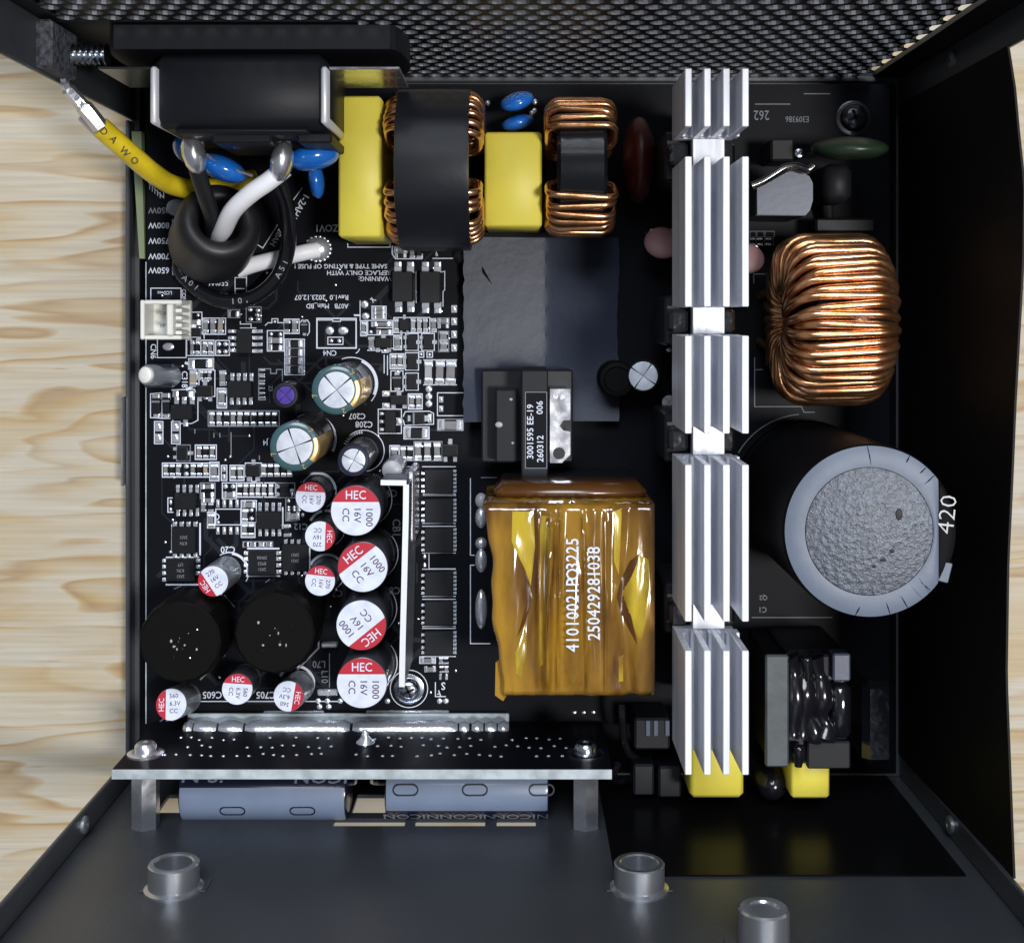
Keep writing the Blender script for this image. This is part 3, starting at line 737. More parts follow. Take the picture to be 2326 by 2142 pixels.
# ---------------------------------------------------------------- zone A2 (right part of the crowded field)
rect(ZA2, 805, 2, 922, 48, dim=True); chip(ZA2, 822, 8, 916, 44, 'c'); chip(ZA2, 828, 52, 912, 88, 'r'); row(ZA2, (958, 1010), 14, 92, 40, 'cr'); line(ZA2, (806,0), (806,60), (830,95), (1035,95), (1035,60))
line(ZA2, (1115,92), (1270,92), (1270,20)); ptext('F', ZA2, 1140, 55, 34, 200)
pad(ZA2, 597, 440, 62, 62); pad(ZA2, 604, 530, 62, 56); line(ZA2, (562,415), (562,565)); line(ZA2, (520,527), (560,527)); line(ZA2, (640,400), (680,410)); line(ZA2, (650,390), (662,425))
rect(ZA2, 652, 455, 760, 552); [chip(ZA2, 660, y-17, 752, y+17, 'c') for y in (472, 503, 534)]
rect(ZA2, 818, 541, 1092, 656); row(ZA2, (838, 965, 1012, 1058), 550, 648, 36, 'cwwc'); sot(ZA2, 862, 550, 936, 645, 90)
chip(ZA2, 1100, 548, 1142, 652, 'c'); rect(ZA2, 1150, 545, 1238, 586, dim=True); chip(ZA2, 1154, 548, 1234, 584, 'c'); chip(ZA2, 1154, 590, 1234, 622, 'r')
rect(ZA2, 566, 565, 612, 680); chip(ZA2, 570, 570, 608, 676, 'c'); rect(ZA2, 620, 563, 810, 672); chip(ZA2, 650, 572, 802, 608, 'c'); chip(ZA2, 690, 634, 802, 668, 'c'); pad(ZA2, 645, 650, 30, 30)
line(ZA2, (690,618), (805,618))
sot(ZA2, 675, 692, 805, 775, 90); chip(ZA2, 625, 690, 674, 780, 'c'); pad(ZA2, 640, 778, 34, 28); pad(ZA2, 750, 790, 38, 24); line(ZA2, (620,790), (730,790), (730,805), (775,805), (775,775), (815,775))
rect(ZA2, 818, 675, 877, 785); chip(ZA2, 824, 680, 872, 780, 'c')
for (x0, x1) in ((908, 1004), (1030, 1126)):
    rect(ZA2, x0, 662, x1, 790); sot(ZA2, x0+10, 672, x1-8, 782); pad(ZA2, x1+8, 727, 30, 34)
rect(ZA2, 1158, 645, 1235, 800, dim=True); chip(ZA2, 1166, 650, 1226, 722, 'c'); chip(ZA2, 1168, 728, 1228, 796, 'c')
for y in (475, 570, 668, 770): pad(ZA2, 1277, y, 44, 58, 'p')
rect(ZA2, 790, 816, 895, 930); row(ZA2, (818, 866), 822, 924, 42, 'cc'); rect(ZA2, 906, 808, 1006, 940); sot(ZA2, 915, 818, 1000, 932); pad(ZA2, 1008, 875, 34, 32)
rect(ZA2, 1008, 800, 1046, 842); rect(ZA2, 1070, 800, 1112, 842); pad(ZA2, 1026, 820, 26, 26); pad(ZA2, 1090, 822, 26, 26)
line(ZA2, (745,826), (745,962)); line(ZA2, (770,830), (770,975))
diode(ZA2, 802, 955, 884, 1092); rect(ZA2, 796, 945, 888, 1100); pad(ZA2, 850, 955, 40, 34); pad(ZA2, 850, 1080, 44, 30)
rect(ZA2, 908, 962, 1004, 1092); sot(ZA2, 915, 972, 998, 1084); pad(ZA2, 1010, 1025, 34, 34)
line(ZA2, (1045,862), (1295,862)); line(ZA2, (1045,1052), (1295,1052)); chip(ZA2, 1050, 866, 1114, 1048, 'w'); chip(ZA2, 1134, 866, 1202, 1050, 'c'); chip(ZA2, 1212, 866, 1290, 1050, 'c')
for y in (1083, 1140, 1196): pad(ZA2, 1085, y, 54, 54)
pad(ZA2, 760, 1118, 60, 44, 'p'); pad(ZA2, 760, 1210, 60, 44, 'p'); sot(ZA2, 792, 1125, 925, 1205, 90); rect(ZA2, 928, 1120, 1034, 1236); row(ZA2, (955, 1006), 1128, 1230, 42, 'cc')
rect(ZA2, 700, 1236, 876, 1420); b4 = XY(ZA2, 795, 1330)
mb = MB(); mb.box(b4[0]-1.05, b4[1]-2.0, .1, b4[0]+1.15, b4[1]+2.0, 1.4, bev=.12); mb.build('small_regulator', M_['chip'], board)
for y in (1270, 1330, 1390): pad(ZA2, 728, y, 34, 24, 'p')
pad(ZA2, 858, 1330, 52, 60, 'p')
diode(ZA2, 925, 1255, 1080, 1355, 90); line(ZA2, (890,1290), (905,1255), (1090,1252), (1120,1268), (1120,1350), (900,1360), (890,1320)); pad(ZA2, 1092, 1305, 30, 70, 'p')
rect(ZA2, 895, 1372, 1086, 1462); chip(ZA2, 902, 1380, 1080, 1456, 'r')
line(ZA2, (1345,1112), (1150,1112), (1150,1286), (1345,1286)); pad(ZA2, 1178, 1162, 32, 46, 'p'); pad(ZA2, 1178, 1232, 32, 46, 'p')
rect(ZA2, 1150, 1312, 1346, 1398, dim=True); chip(ZA2, 1156, 1318, 1340, 1394, 'c')
rect(ZA2, 788, 1512, 858, 1652); chip(ZA2, 796, 1518, 850, 1646, 'c'); rect(ZA2, 864, 1516, 968, 1628, dim=True); row(ZA2, (890, 940), 1522, 1622, 40, 'cr')
rect(ZA2, 972, 1482, 1184, 1628, dim=True); row(ZA2, (1003, 1074, 1148), 1490, 1622, 52, 'ccc'); sot(ZA2, 1190, 1495, 1305, 1600, 90); pad(ZA2, 1245, 1492, 40, 28)
ptext('C207', ZA2, 540, 1288, 44); ptext('C208', ZA2, 592, 1350, 46)
# silkscreen rings of the round capacitors
c207 = P(798, 872); arc(798, 872, 5.0, -40, 110); arc(798, 872, 4.75, -22, 62, .55); arc(706, 999, 4.9, 20, 120); arc(706, 999, 4.65, -25, 35, .5)
arc(826, 1024, 3.9, -80, 130); [arc(826, 1024, 3.5+.12*i, 95, 150, .12) for i in range(1)]
for i in range(9):
    a = math.radians(95+i*8); c = P(826, 1024)
    SILK.strip([(c.x+3.3*math.cos(a), c.y+3.3*math.sin(a)), (c.x+3.9*math.cos(a), c.y+3.9*math.sin(a))], .14, ZS, .02)

# ---------------------------------------------------------------- zone B1 (lower left)
line(ZB1, (405,280), (405,380), (440,380)); line(ZB1, (405,280), (435,280)); pad(ZB1, 425, 310, 22, 40); pad(ZB1, 425, 360, 22, 30)
[chip(ZB1, 640, y-17, 728, y+17, 'crcrc'[i]) for i, y in enumerate((200, 258, 295))]; row(ZB1, (655, 705), 315, 375, 36, 'cr'); rect(ZB1, 632, 176, 735, 285, dim=True); chip(ZB1, 684, 385, 730, 488, 'c'); rect(ZB1, 682, 380, 733, 490)
rect(ZB1, 786, 175, 884, 285); chip(ZB1, 794, 235, 878, 278, 'c'); pad(ZB1, 808, 200, 36, 36); pad(ZB1, 862, 200, 36, 36)
rect(ZB1, 886, 175, 1160, 275); row(ZB1, (908, 950, 994, 1036, 1078, 1126), 182, 268, 32, 'rccwcw'); rect(ZB1, 1156, 176, 1292, 278, dim=True); sot(ZB1, 1190, 185, 1262, 268); pad(ZB1, 1172, 200, 28, 34); pad(ZB1, 1172, 255, 28, 34); pad(ZB1, 1275, 255, 26, 34)
rect(ZB1, 740, 358, 915, 468); arc(*ZB1(742, 412), .55, -90, 90, .18); pad(ZB1, 757, 450, 24, 24)
for x in (755, 800, 845, 890):
    pad(ZB1, x, 318, 24, 56, 'p'); pad(ZB1, x, 508, 24, 54, 'p')
rect(ZB1, 918, 298, 1024, 452); chip(ZB1, 926, 304, 1016, 348, 'c'); chip(ZB1, 924, 356, 966, 446, 'c'); pad(ZB1, 990, 365, 34, 30); pad(ZB1, 990, 425, 34, 30); rect(ZB1, 918, 452, 1014, 556); row(ZB1, (943, 988), 458, 548, 38, 'cr')
line(ZB1, (1208,350), (1208,490), w=.3)
rect(ZB1, 1230, 280, 1310, 440, dim=True); pad(ZB1, 1250, 300, 26, 30); [pad(ZB1, x, y, 24, 24) for x in (1250, 1290, 1325) for y in (345, 365)]; chip(ZB1, 1240, 380, 1325, 434, 'c'); pad(ZB1, 1350, 400, 26, 34)
chip(ZB1, 1215, 466, 1266, 548, 'r'); rect(ZB1, 930, 586, 1138, 624, dim=True); row(ZB1, (950, 1000, 1060, 1110), 588, 622, 40, 'rcwc')
ptext('C20', ZB1, 825, 640, 46); ptext('C12', ZB1, 1335, 478, 44, 180, m=M_['silk_dim'])
arc(522, 1298, 3.6, -30, 120); arc(522, 1298, 3.35, -15, 80, .3)
ptext('C605', ZB1, 715, 1655, 48); ptext('C705', ZB1, 1090, 1655, 48); ptext('L70', ZB1, 1462, 1440, 48, 180, m=M_['silk_dim']); ptext('L10', ZB1, 1500, 1530, 46, -90, m=M_['silk_dim'])
line(ZB1, (560,1702), (1620,1702)); line(ZB1, (1535,1370), (1535,1600), dim=True)
for (cx, cy) in ((409, 1452), (623, 1436)):
    c = P(cx+8, cy-2); R = 8.35
    pts = [(c.x+R*math.cos(math.radians(a)), c.y+R*math.sin(math.radians(a))) for a in range(-67, 80, 45)]
    SILKD.strip(pts, .3, ZS, .02)
line(ZB1, (1090,870), (1115,850), dim=True); line(ZB1, (450,915), (500,895), dim=True); line(ZB1, (800,960), (870,1040), dim=True)
for (x, y) in ((255,1700), (320,1700), (410,1700), (740,1700), (1105,1700), (1150,1700), (265,1740), (330,1740)): pad(ZB2, x, y, 40, 40)
# solder lands in front of the socket board
for (x0, x1, y0, y1) in ((1075, 1500, 1765, 1800), (0, 0, 0, 0), (672, 795, 1788, 1808), (880, 1000, 1788, 1808)):
    if x1:
        a, b_ = XY(ZB1, x0, y1), XY(ZB1, x1, y0); mb = MB(); mb.box(a[0], a[1], .01, b_[0], b_[1], .5, bev=.24); mb.build('solder_land', M_['solder'], board, True)
a, b_ = XY(ZB2, 590, 1800), XY(ZB2, 1172, 1762); mb = MB(); mb.box(a[0], a[1], .01, b_[0], b_[1], .5, bev=.24); mb.build('solder_land', M_['solder'], board, True)
a, b_ = XY(ZB1, 1480, 1318), XY(ZB1, 1600, 1278); mb = MB(); mb.box(a[0], a[1], .01, b_[0], b_[1], 1.3, bev=.3); mb.build('shunt_bar', M_['tin'], board)
a, b_ = XY(ZB2, 250, 1660), XY(ZB2, 392, 1612); mb = MB(); mb.box(a[0], a[1], .01, b_[0], b_[1], .6, bev=.28); mb.build('solder_land', M_['solder'], board, True)
ptext('C7', ZB2, 390, 945, 46, 180, m=M_['silk_dim']); ptext('C8', ZB2, 790, 925, 50, 180, m=M_['silk_dim']); ptext('CB1', ZB2, 800, 490, 56, -90, m=M_['silk_dim']); ptext('C9', ZB2, 770, 245, 50, 180, m=M_['silk_dim'])
for (cx, cy) in ((829, 1134), (843, 1257), (840, 1381), (841, 1505)):
    arc(cx, cy, 5.1, -60, 40, dim=False); 
    for i in range(7):
        a = math.radians(40+i*5); c = P(cx, cy); SILKD.strip([(c.x+4.7*math.cos(a), c.y+4.7*math.sin(a)), (c.x+5.1*math.cos(a), c.y+5.1*math.sin(a))], .14, ZS, .02)
for (cx, cy) in ((722, 1115), (742, 1200), (742, 1300), (673, 1553)):
    arc(cx, cy, 3.35, 10, 150, .5); arc(cx, cy, 3.45, -60, 10)
# ---------------------------------------------------------------- zone B2 (power transistor column, transformer field)
for y in (62, 252, 262, 458, 478, 665, 778, 968, 988, 1178, 1192, 1388): line(ZB2, (985, y), (1215, y), w=.16)
line(ZB2, (1030,672), (1030,775)); line(ZB2, (1030,775), (1212,775)); pad(ZB2, 1000, 690, 26, 40); pad(ZB2, 1000, 750, 26, 40)
line(ZB2, (925,62), (860,62)); line(ZB2, (925,62), (925,140))
chip(ZB2, 968, 1396, 1070, 1432, 'c'); chip(ZB2, 1000, 1456, 1076, 1496, 'c'); rect(ZB2, 965, 1390, 1075, 1436); row(ZB2, (1115, 1150), 1392, 1440, 32, 'cr'); row(ZB2, (1118, 1152), 1455, 1500, 30, 'rc'); chip(ZB2, 1104, 1510, 1160, 1550, 'r')
ptext('S', ZB2, 1130, 1592, 52, 180); ptext('F', ZB2, 1098, 1645, 44, 200); line(ZB2, (1075,1570), (1075,1668), (1145,1668))
line(ZB2, (1320,145), (1320,680), (1345,680)); line(ZB2, (1345,750), (1320,750), (1320,1298), (1456,1298)); line(ZB2, (1395,138), (1500,138), dim=True)
arc(929, 1564, 3.55, 0, 360, .16)
for (y, h, g) in ((300, 110, 'p'), (420, 150, 'd'), (600, 90, 'd'), (720, 170, 'd'), (1060, 280, 'd')):
    p = P(*ZB2(1395, y)); mb = MB(); mb.dome((p.x, p.y, 0), 1.15, h*.3247/24, .9, 18, 4); mb.build('solder_pad', M_['glue' if y < 350 else 'solder'], board, True)
for (x, y) in ((1268, 478), ): pass
# ---------------------------------------------------------------- right side print
for (x0, x1) in ((200, 262), (268, 345), (355, 450)): rect(ZR, x0, 1578, x1, 1635, dim=True)
for x in (205, 265, 350, 440): line(ZR, (x,1640), (x,1720), dim=True)
for x in (225, 300, 390): chip(ZR, x-28, 1650, x+28, 1720, 'r')
ptext('262', ZR, 318, 372, 100, 180, .78, M_['silk_dim'], .0); ptext('E309386', ZR, 688, 415, 62, 180, .8, M_['silk_dim'], 0.0)
line(ZR, (255,262), (610,262), dim=True); line(ZR, (760,155), (1025,155), dim=True)
line(ZE, (310,478), (390,478), dim=True); line(ZE, (310,478), (310,535), dim=True); line(ZE, (315,1005), (315,1310), (610,1310), (625,1345), (690,1345), dim=True); line(ZE, (315,1078), (365,1078), dim=True)
arc(1829, 1116, 14.6, 95, 150, dim=True); line(ZF, (300,1250), (800,1250), dim=True)
ptext('C1', ZF, 365, 1200, 34, 180, m=M_['silk_dim']); ptext('Q2', ZF, 370, 1125, 30, 180, m=M_['silk_dim'])
for (x, y) in ((785, 1750), (850, 1750), (918, 1748)): 
    p = P(1050+x*.3247, 1050+y*.3247); place('solder_pad', DOT, board, (p.x, p.y, 0), 0, (.8, .6, .6))
for (x, y) in ((1515, 690), (1545, 655), (1500, 790), (1540, 910)):
    q = ZC(x, y); p = P(*q); place('solder_pad', DOT, board, (p.x, p.y, 0), 0, (1.1, .9, .8))
for k_ in (0, 14, 28): line(NAT, (372+k_, 1632), (340+k_, 1655), (372+k_, 1668), dim=True)
tag(SILK.build('white_print', M_['silk'], board), kind='stuff'); tag(SILKD.build('faint_print', M_['silk_dim'], board), kind='stuff')

# faint traces and vias under the solder mask
TR = MB(); rt = random.Random(21)
for k in range(120):
    px, py = rt.uniform(345, 1040), rt.uniform(600, 1600)
    p = P(px, py); pts = [(p.x, p.y)]; d = rt.choice((0, 90, 180, 270))
    for s in range(rt.randint(2, 4)):
        L_ = rt.uniform(1.5, 7.0); x, y = pts[-1]; pts.append((x+L_*math.cos(math.radians(d)), y+L_*math.sin(math.radians(d)))); d += rt.choice((-45, 45))
    if all(-69 < x < -11 and -74 < y < 20 for x, y in pts): TR.strip(pts, rt.choice((.25, .35, .5, .9)), .004, .004)
tag(TR.build('copper_traces', M_['trace'], board), kind='stuff')
_b = MB(); _b.dome((0,0,0), .5, .5, .12, 8, 2); VIA0 = _b.mesh('via', M_['tin'], smooth=True)
for k in range(90):
    p = P(rt.uniform(345, 1040), rt.uniform(600, 1600)); s = rt.uniform(.35, .55); place('via', VIA0, board, (p.x, p.y, 0), 0, (s, s, s))

# ================================================================== INTEGRATED CIRCUITS
_b = MB(); _b.box(-.2, -.5, .02, .2, .5, .12); _b.box(-.17, -.5, .1, .17, -.05, .55, bev=.06); PIN = _b.mesh('pin', M_['solder'])
def ic(z, x0, y0, x1, y1, label, h=1.4, top=(), bottom=(), left=(), right=(), pl=52, pw=24, group='black chips on the main board', marks=0, name='integrated_circuit', m='chip'):
    a = XY(z, x0, y0); b_ = XY(z, x1, y1); kk = (z(1,0)[0]-z(0,0)[0])/12.0
    xa, xb, yb, ya = a[0], b_[0], a[1], b_[1]
    t = thing(name, label, 'chip', ((xa+xb)/2, (ya+yb)/2, 0), group)
    mb = MB(); mb.box(xa, ya, .1, xb, yb, h, bev=.12)
    o = mb.build('body', M_[m], t)
    if not marks:
        mb = MB(); mb.dome((xa+.55, yb-.55, h-.002), .22, .22, .03, 10, 2); mb.build('pin_mark', M_['chip_grey'], o)
    for x in top: place('pin', PIN, t, (XY(z, x, 0)[0], yb+pl*kk*.40, 0), math.pi, (pw*kk/.4, pl*kk, 1))
    for x in bottom: place('pin', PIN, t, (XY(z, x, 0)[0], ya-pl*kk*.40, 0), 0, (pw*kk/.4, pl*kk, 1))
    for y in left: place('pin', PIN, t, (xa-pl*kk*.40, XY(z, 0, y)[1], 0), -math.pi/2, (pw*kk/.4, pl*kk, 1))
    for y in right: place('pin', PIN, t, (xb+pl*kk*.40, XY(z, 0, y)[1], 0), math.pi/2, (pw*kk/.4, pl*kk, 1))
    for i in range(marks):
        text(random.choice(('2A51', 'K7N', '30N06', 'LF7', '8M25')), ((xa+xb)/2, (ya+yb)/2+(marks/2-.5-i)*1.1, h+.012), .62, 180, M_['silk_dim'], t, .8, 0.0, 'marking')
    return t
ic(ZA, 970, 625, 1090, 812, 'black eight pin chip with silver pads between the white connector and CN4', left=(645,695,745,790), right=(645,695,745,795), pl=78, pw=26)
ic(ZA, 900, 1018, 1085, 1146, 'black eight pin chip left of the tiny purple topped capacitor', top=(930,978,1026,1075), bottom=(925,975,1023,1070), pl=62, pw=26)
ic(ZA, 472, 1195, 640, 1312, 'black three legged regulator chip below the C318 print', top=(507,565,625), bottom=(575,), pl=60, pw=34)
ic(ZB1, 460, 238, 612, 356, 'black eight pin chip at the far left, above the two square transistors', top=(475,520,565,610), bottom=(477,522,567,612), pl=56, pw=22)
ic(ZB1, 1032, 366, 1206, 492, 'black eight pin chip left of the C12 print and small red capacitors', top=(1050,1096,1142,1186), bottom=(1050,1096,1142,1186), pl=60, pw=22)
ic(ZB1, 440, 476, 606, 664, 'square black transistor with grey marking beside the long white line, upper of two', 1.0, top=(455,502,550,598), bottom=(455,502,550,598), pl=34, pw=28, marks=2, name='power_transistor', group='square transistors')
ic(ZB1, 400, 702, 604, 858, 'square black transistor just left of the C20 capacitor', 1.0, left=(718,760,805,850), right=(718,760,805), pl=34, pw=26, marks=3, name='power_transistor', group='square transistors')
ic(ZB1, 972, 645, 1168, 818, 'square black transistor with dotted white border right of the C20 print', 1.0, left=(665,705,750,795), right=(665,705,750,795), pl=36, pw=26, marks=3, name='power_transistor', group='square transistors')
ic(ZB1, 1208, 596, 1392, 788, 'dark square transistor between the dotted bordered one and the small red capacitors', 1.0, top=(1230,1275,1320), bottom=(1230,1275,1320,1365), pl=30, pw=22, marks=2, name='power_transistor', group='square transistors')
line(ZB1, (628,460), (628,675), w=.3) if False else None
words = ('topmost', 'second from top', 'third from top', 'fourth from top', 'fifth from top', 'lowest')
for i, y0 in enumerate((78, 282, 488, 790, 998, 1206)):
    ys = [y0+14+k*28 for k in range(6)]
    ic(ZB2, 1000, y0, 1200, y0+168, 'flat black power transistor, %s in the column left of the amber transformer' % words[i], .9, left=(y0+30, y0+75, y0+120, y0+155), right=ys, pl=26, pw=18, name='power_transistor', group='column of flat power transistors', m='chip_grey')
ic(ZA2, 815, 195, 968, 422, 'left of two dark optocouplers below the taped choke', 2.6, top=(850,945), bottom=(855,948), pl=86, pw=54, name='optocoupler', group='optocouplers', m='chip_grey')
ic(ZA2, 1022, 195, 1176, 430, 'right of two dark optocouplers below the taped choke', 2.6, top=(1058,1150), bottom=(1060,1152), pl=86, pw=54, name='optocoupler', group='optocouplers', m='chip_grey')
SILK = MB(); line(ZB1, (630,460), (630,676), w=.3); line(ZB1, (395,886), (615,886), w=.3); line(ZB1, (395,695), (620,695), w=.22); line(ZB1, (965,634), (1180,634), w=.3); line(ZB1, (965,826), (1185,826), w=.25); line(ZB1, (1397,630), (1397,800), w=.25); line(ZA2, (988,195), (988,425), w=.2); line(ZA2, (1180,195), (1205,190), (1205,330), (1192,345), (1192,455), w=.16); line(ZB1, (432,470), (432,660), w=.18)
tag(SILK.build('white_print', M_['silk'], board), kind='stuff')

# ================================================================== SOCKET BOARD (upright board by the front panel)
ZTB = 26.0; YB = -76.9
sb = thing('socket_board', 'upright black socket board with pale edge and solder row by the front panel', 'circuit board', (-26, YB, 0))
mb = MB(); mb.box(-68.6, YB-1.6, -.2, 16.0, YB, ZTB-.1); mb.build('board_panel', M_['pcb'], sb)
mb = MB(); mb.box(-68.6, YB-1.62, ZTB-.1, 16.0, YB+.02, ZTB+.02, bev=.03); mb.build('board_edge', M_['pcb_edge'], sb)
kx = (CAM_H-4)/F_PX
for (a, b_) in ((420,441), (444,495), (500,555), (560,797), (803,1040), (1044,1066), (1072,1098), (1102,1128), (1131,1156)):
    xa, xb = (a-PPX)*kx, (b_-PPX)*kx
    mb = MB(); n = 10; L = xb-xa; segs = max(2, int(L/1.2)); vs_ = []; fs = []
    for i in range(segs+1):
        x = xa+L*i/segs; e = 1.0 if 0 < i < segs else .72
        rr = 1.55*e*random.uniform(.93, 1.05)
        for k in range(n+1):
            t = math.pi*k/n - math.pi/2
            vs_.append((x, YB+.02+rr*math.cos(t)*.95, 4.2+rr*1.35*math.sin(t)))
    for i in range(segs):
        for k in range(n): fs.append((i*(n+1)+k, (i+1)*(n+1)+k, (i+1)*(n+1)+k+1, i*(n+1)+k+1))
    fs.append(tuple(range(n, -1, -1))); fs.append(tuple(segs*(n+1)+k for k in range(n+1)))
    mb.add(vs_, fs); mb.build('solder_joint', M_['solder'], sb, True, 60)
mb = MB(); mb.box((418-PPX)*kx, YB+.0, .9, (1156-PPX)*kx, YB+1.9, 1.7, bev=.2); mb.build('copper_bar', M_['pcb_edge'], sb)
_b = MB(); _b.dome((0,0,0), .42, .42, .34, 8, 2); VIA = _b.mesh('via', M_['solder'], smooth=True)
rot = (-math.pi/2, 0, 0)
for i in range(34):
    for j in range(3):
        if random.random() < .16: continue
        x = -61.5 + i*2.1 + random.uniform(-.35,.35) + (j % 2)*.9
        if -32.4 < x < -29.6 or x > 14: continue
        place('via', VIA, sb, (x, YB, 10.2+j*4.3+random.uniform(-.8,.8)), rot=rot, scale=(.8, .62, .7))
# big joint in the middle, screws, stand-offs
mb = MB(); x = (828-PPX)*(CAM_H-14)/F_PX
mb.lathe([(1.7, 0), (1.2, .5), (.65, 1.4), (.5, 2.6), (.05, 2.9)], (x, YB, 12.5), (0, 1, .3), 14); mb.build('solder_joint', M_['solder'], sb, True, 60)
for px in (331, 1330):
    x = (px-PPX)*(CAM_H-18.5)/F_PX
    mb = MB(); mb.lathe([(3.2, 0), (3.2, .35), (2.7, .5), (1.9, .5), (1.9, 1.6), (1.5, 2.1), (.5, 2.2), (.4, 1.7), (0.01, 1.7)], (x, YB, 18.5), (0, 1, 0), 24, cap1=False)
    mb.build('screw', M_['steel_screw'] if px > 600 else M_['tin'], sb, True)
    mb = MB(); mb.lathe([(2.45, 0), (2.45, YB-1.64-YF)], (x, YB-1.62, 18.5), (0, -1, 0), 6, phase=math.pi/6); mb.build('hex_standoff', M_['tin'], sb)
# ---- two capacitors lying behind the socket board
def lying_cap(pa, pb, py, z, r, label, flip):
    k = (CAM_H-z-r)/F_PX
    xa, xb = (pa-PPX)*k, (pb-PPX)*k; y = -(py-PPY)*k
    t = thing('lying_capacitor', label, 'capacitor', ((xa+xb)/2, y, z-r), 'capacitors lying behind the socket board')
    mb = MB(); mb.lathe([(r*.86, 0), (r*.97, .25), (r, .8), (r, xb-xa-.8), (r*.97, xb-xa-.25), (r*.86, xb-xa)], (xa, y, z), (1, 0, 0), 40)
    mb.build('sleeve', M_['sleeve_navy'], t, True)
    # pale band wrapped over the top of the sleeve
    a0, a1 = flip
    n = 16; vs_ = []; fs = []
    for i in range(n+1):
        a = math.radians(a0+(a1-a0)*i/n)
        for xx, rr in ((xa+.35, r*.985+.02), (xa+.9, r+.035), (xb-.9, r+.035), (xb-.35, r*.985+.02)):
            vs_.append((xx, y+rr*math.sin(a), z+rr*math.cos(a)))
    for i in range(n):
        for j in range(3): fs.append((i*4+j, i*4+j+1, i*4+j+5, i*4+j+4))
    mb = MB(); mb.add(vs_, fs); band = mb.build('pale_band', M_['label_blue'], t, True)
    return t, xa, xb, y, z, r
def on_cyl(t, s, x, y, z, r, ang, cap, m, sx=1.0, up=0):
    a = math.radians(ang); e = r+.06
    q = Euler((-a, 0, 0)).to_matrix() @ Euler((0, 0, math.radians(up))).to_matrix()
    return text(s, (x, y+e*math.sin(a), z+e*math.cos(a)), cap, 0, m, t, sx, .01, M=q.to_euler())
def stadium(t, x, y, z, r, ang, w, h):
    a = math.radians(ang); e = r+.055; mb = MB(); pts = []
    for i in range(24):
        th = 2*math.pi*i/24; cx = (w-h)/2*(1 if math.cos(th) > 0 else -1)
        pts.append((cx+h/2*math.cos(th), h/2*math.sin(th)))
    q = Euler((-a, 0, 0)).to_matrix(); c = Vector((x, y+e*math.sin(a), z+e*math.cos(a)))
    P3 = []
    for (u, v) in pts:
        for s in (1.0, .74):
            uu = u*s if abs(u) < 1e-6 else (abs(u)-(h/2)*(1-s))*(1 if u > 0 else -1)
            P3.append(tuple(c + q @ Vector((uu, v*s, 0))))
    fs = [(2*i, 2*((i+1) % 24), 2*((i+1) % 24)+1, 2*i+1) for i in range(24)]
    mb.add(P3, fs); mb.build('minus_mark', M_['sleeve_navy'], t)
t, xa, xb, y, z, r = lying_cap(402, 786, 1817, 12.0, 5.4, 'blue banded capacitor lying behind the socket board, left one near the corner', (-62, 22))
for px in (528, 687): stadium(t, (px-PPX)*(CAM_H-17)/F_PX, y, z, r, -22, 4.6, 1.9)
on_cyl(t, 'N S.', xa+4.2, y, z, r, 42, 2.4, M_['label_blue'], 1.3, 0); on_cyl(t, 'ICON', xb-4.6, y, z, r, 42, 2.2, M_['label_blue'], 1.2, 180)
t, xa, xb, y, z, r = lying_cap(872, 1248, 1809, 12.5, 5.5, 'blue banded capacitor lying behind the socket board beside the right standoff', (-30, 62))
for px in (922, 1079, 1230): stadium(t, (px-PPX)*(CAM_H-17)/F_PX, y, z, r, 12, 4.6, 2.1)
for k_, s in ((xa+4.6, 'NICON'), (xa+14.6, 'NICON'), (xb-5.0, 'NICON')): on_cyl(t, s, k_, y, z, r, -48, 2.1, M_['label_blue'], 1.0, 180)
for px in (806, 845):
    x = (px-PPX)*(CAM_H-15)/F_PX
    mb = MB(); mb.tube(smooth_path([(x-1.6 if px < 820 else x+2.4, -84.3, 12), (x, -83.2, 14.5), (x+.3, -80.5, 17), (x+.3, -78.6, 17.5)], 5), .32, 8)
    tag(mb.build('capacitor_lead', M_['tin'], org=(x, -82, 12), smooth=True), 'bent silver lead of the %s lying capacitor' % ('left' if px < 820 else 'right'), 'lead')
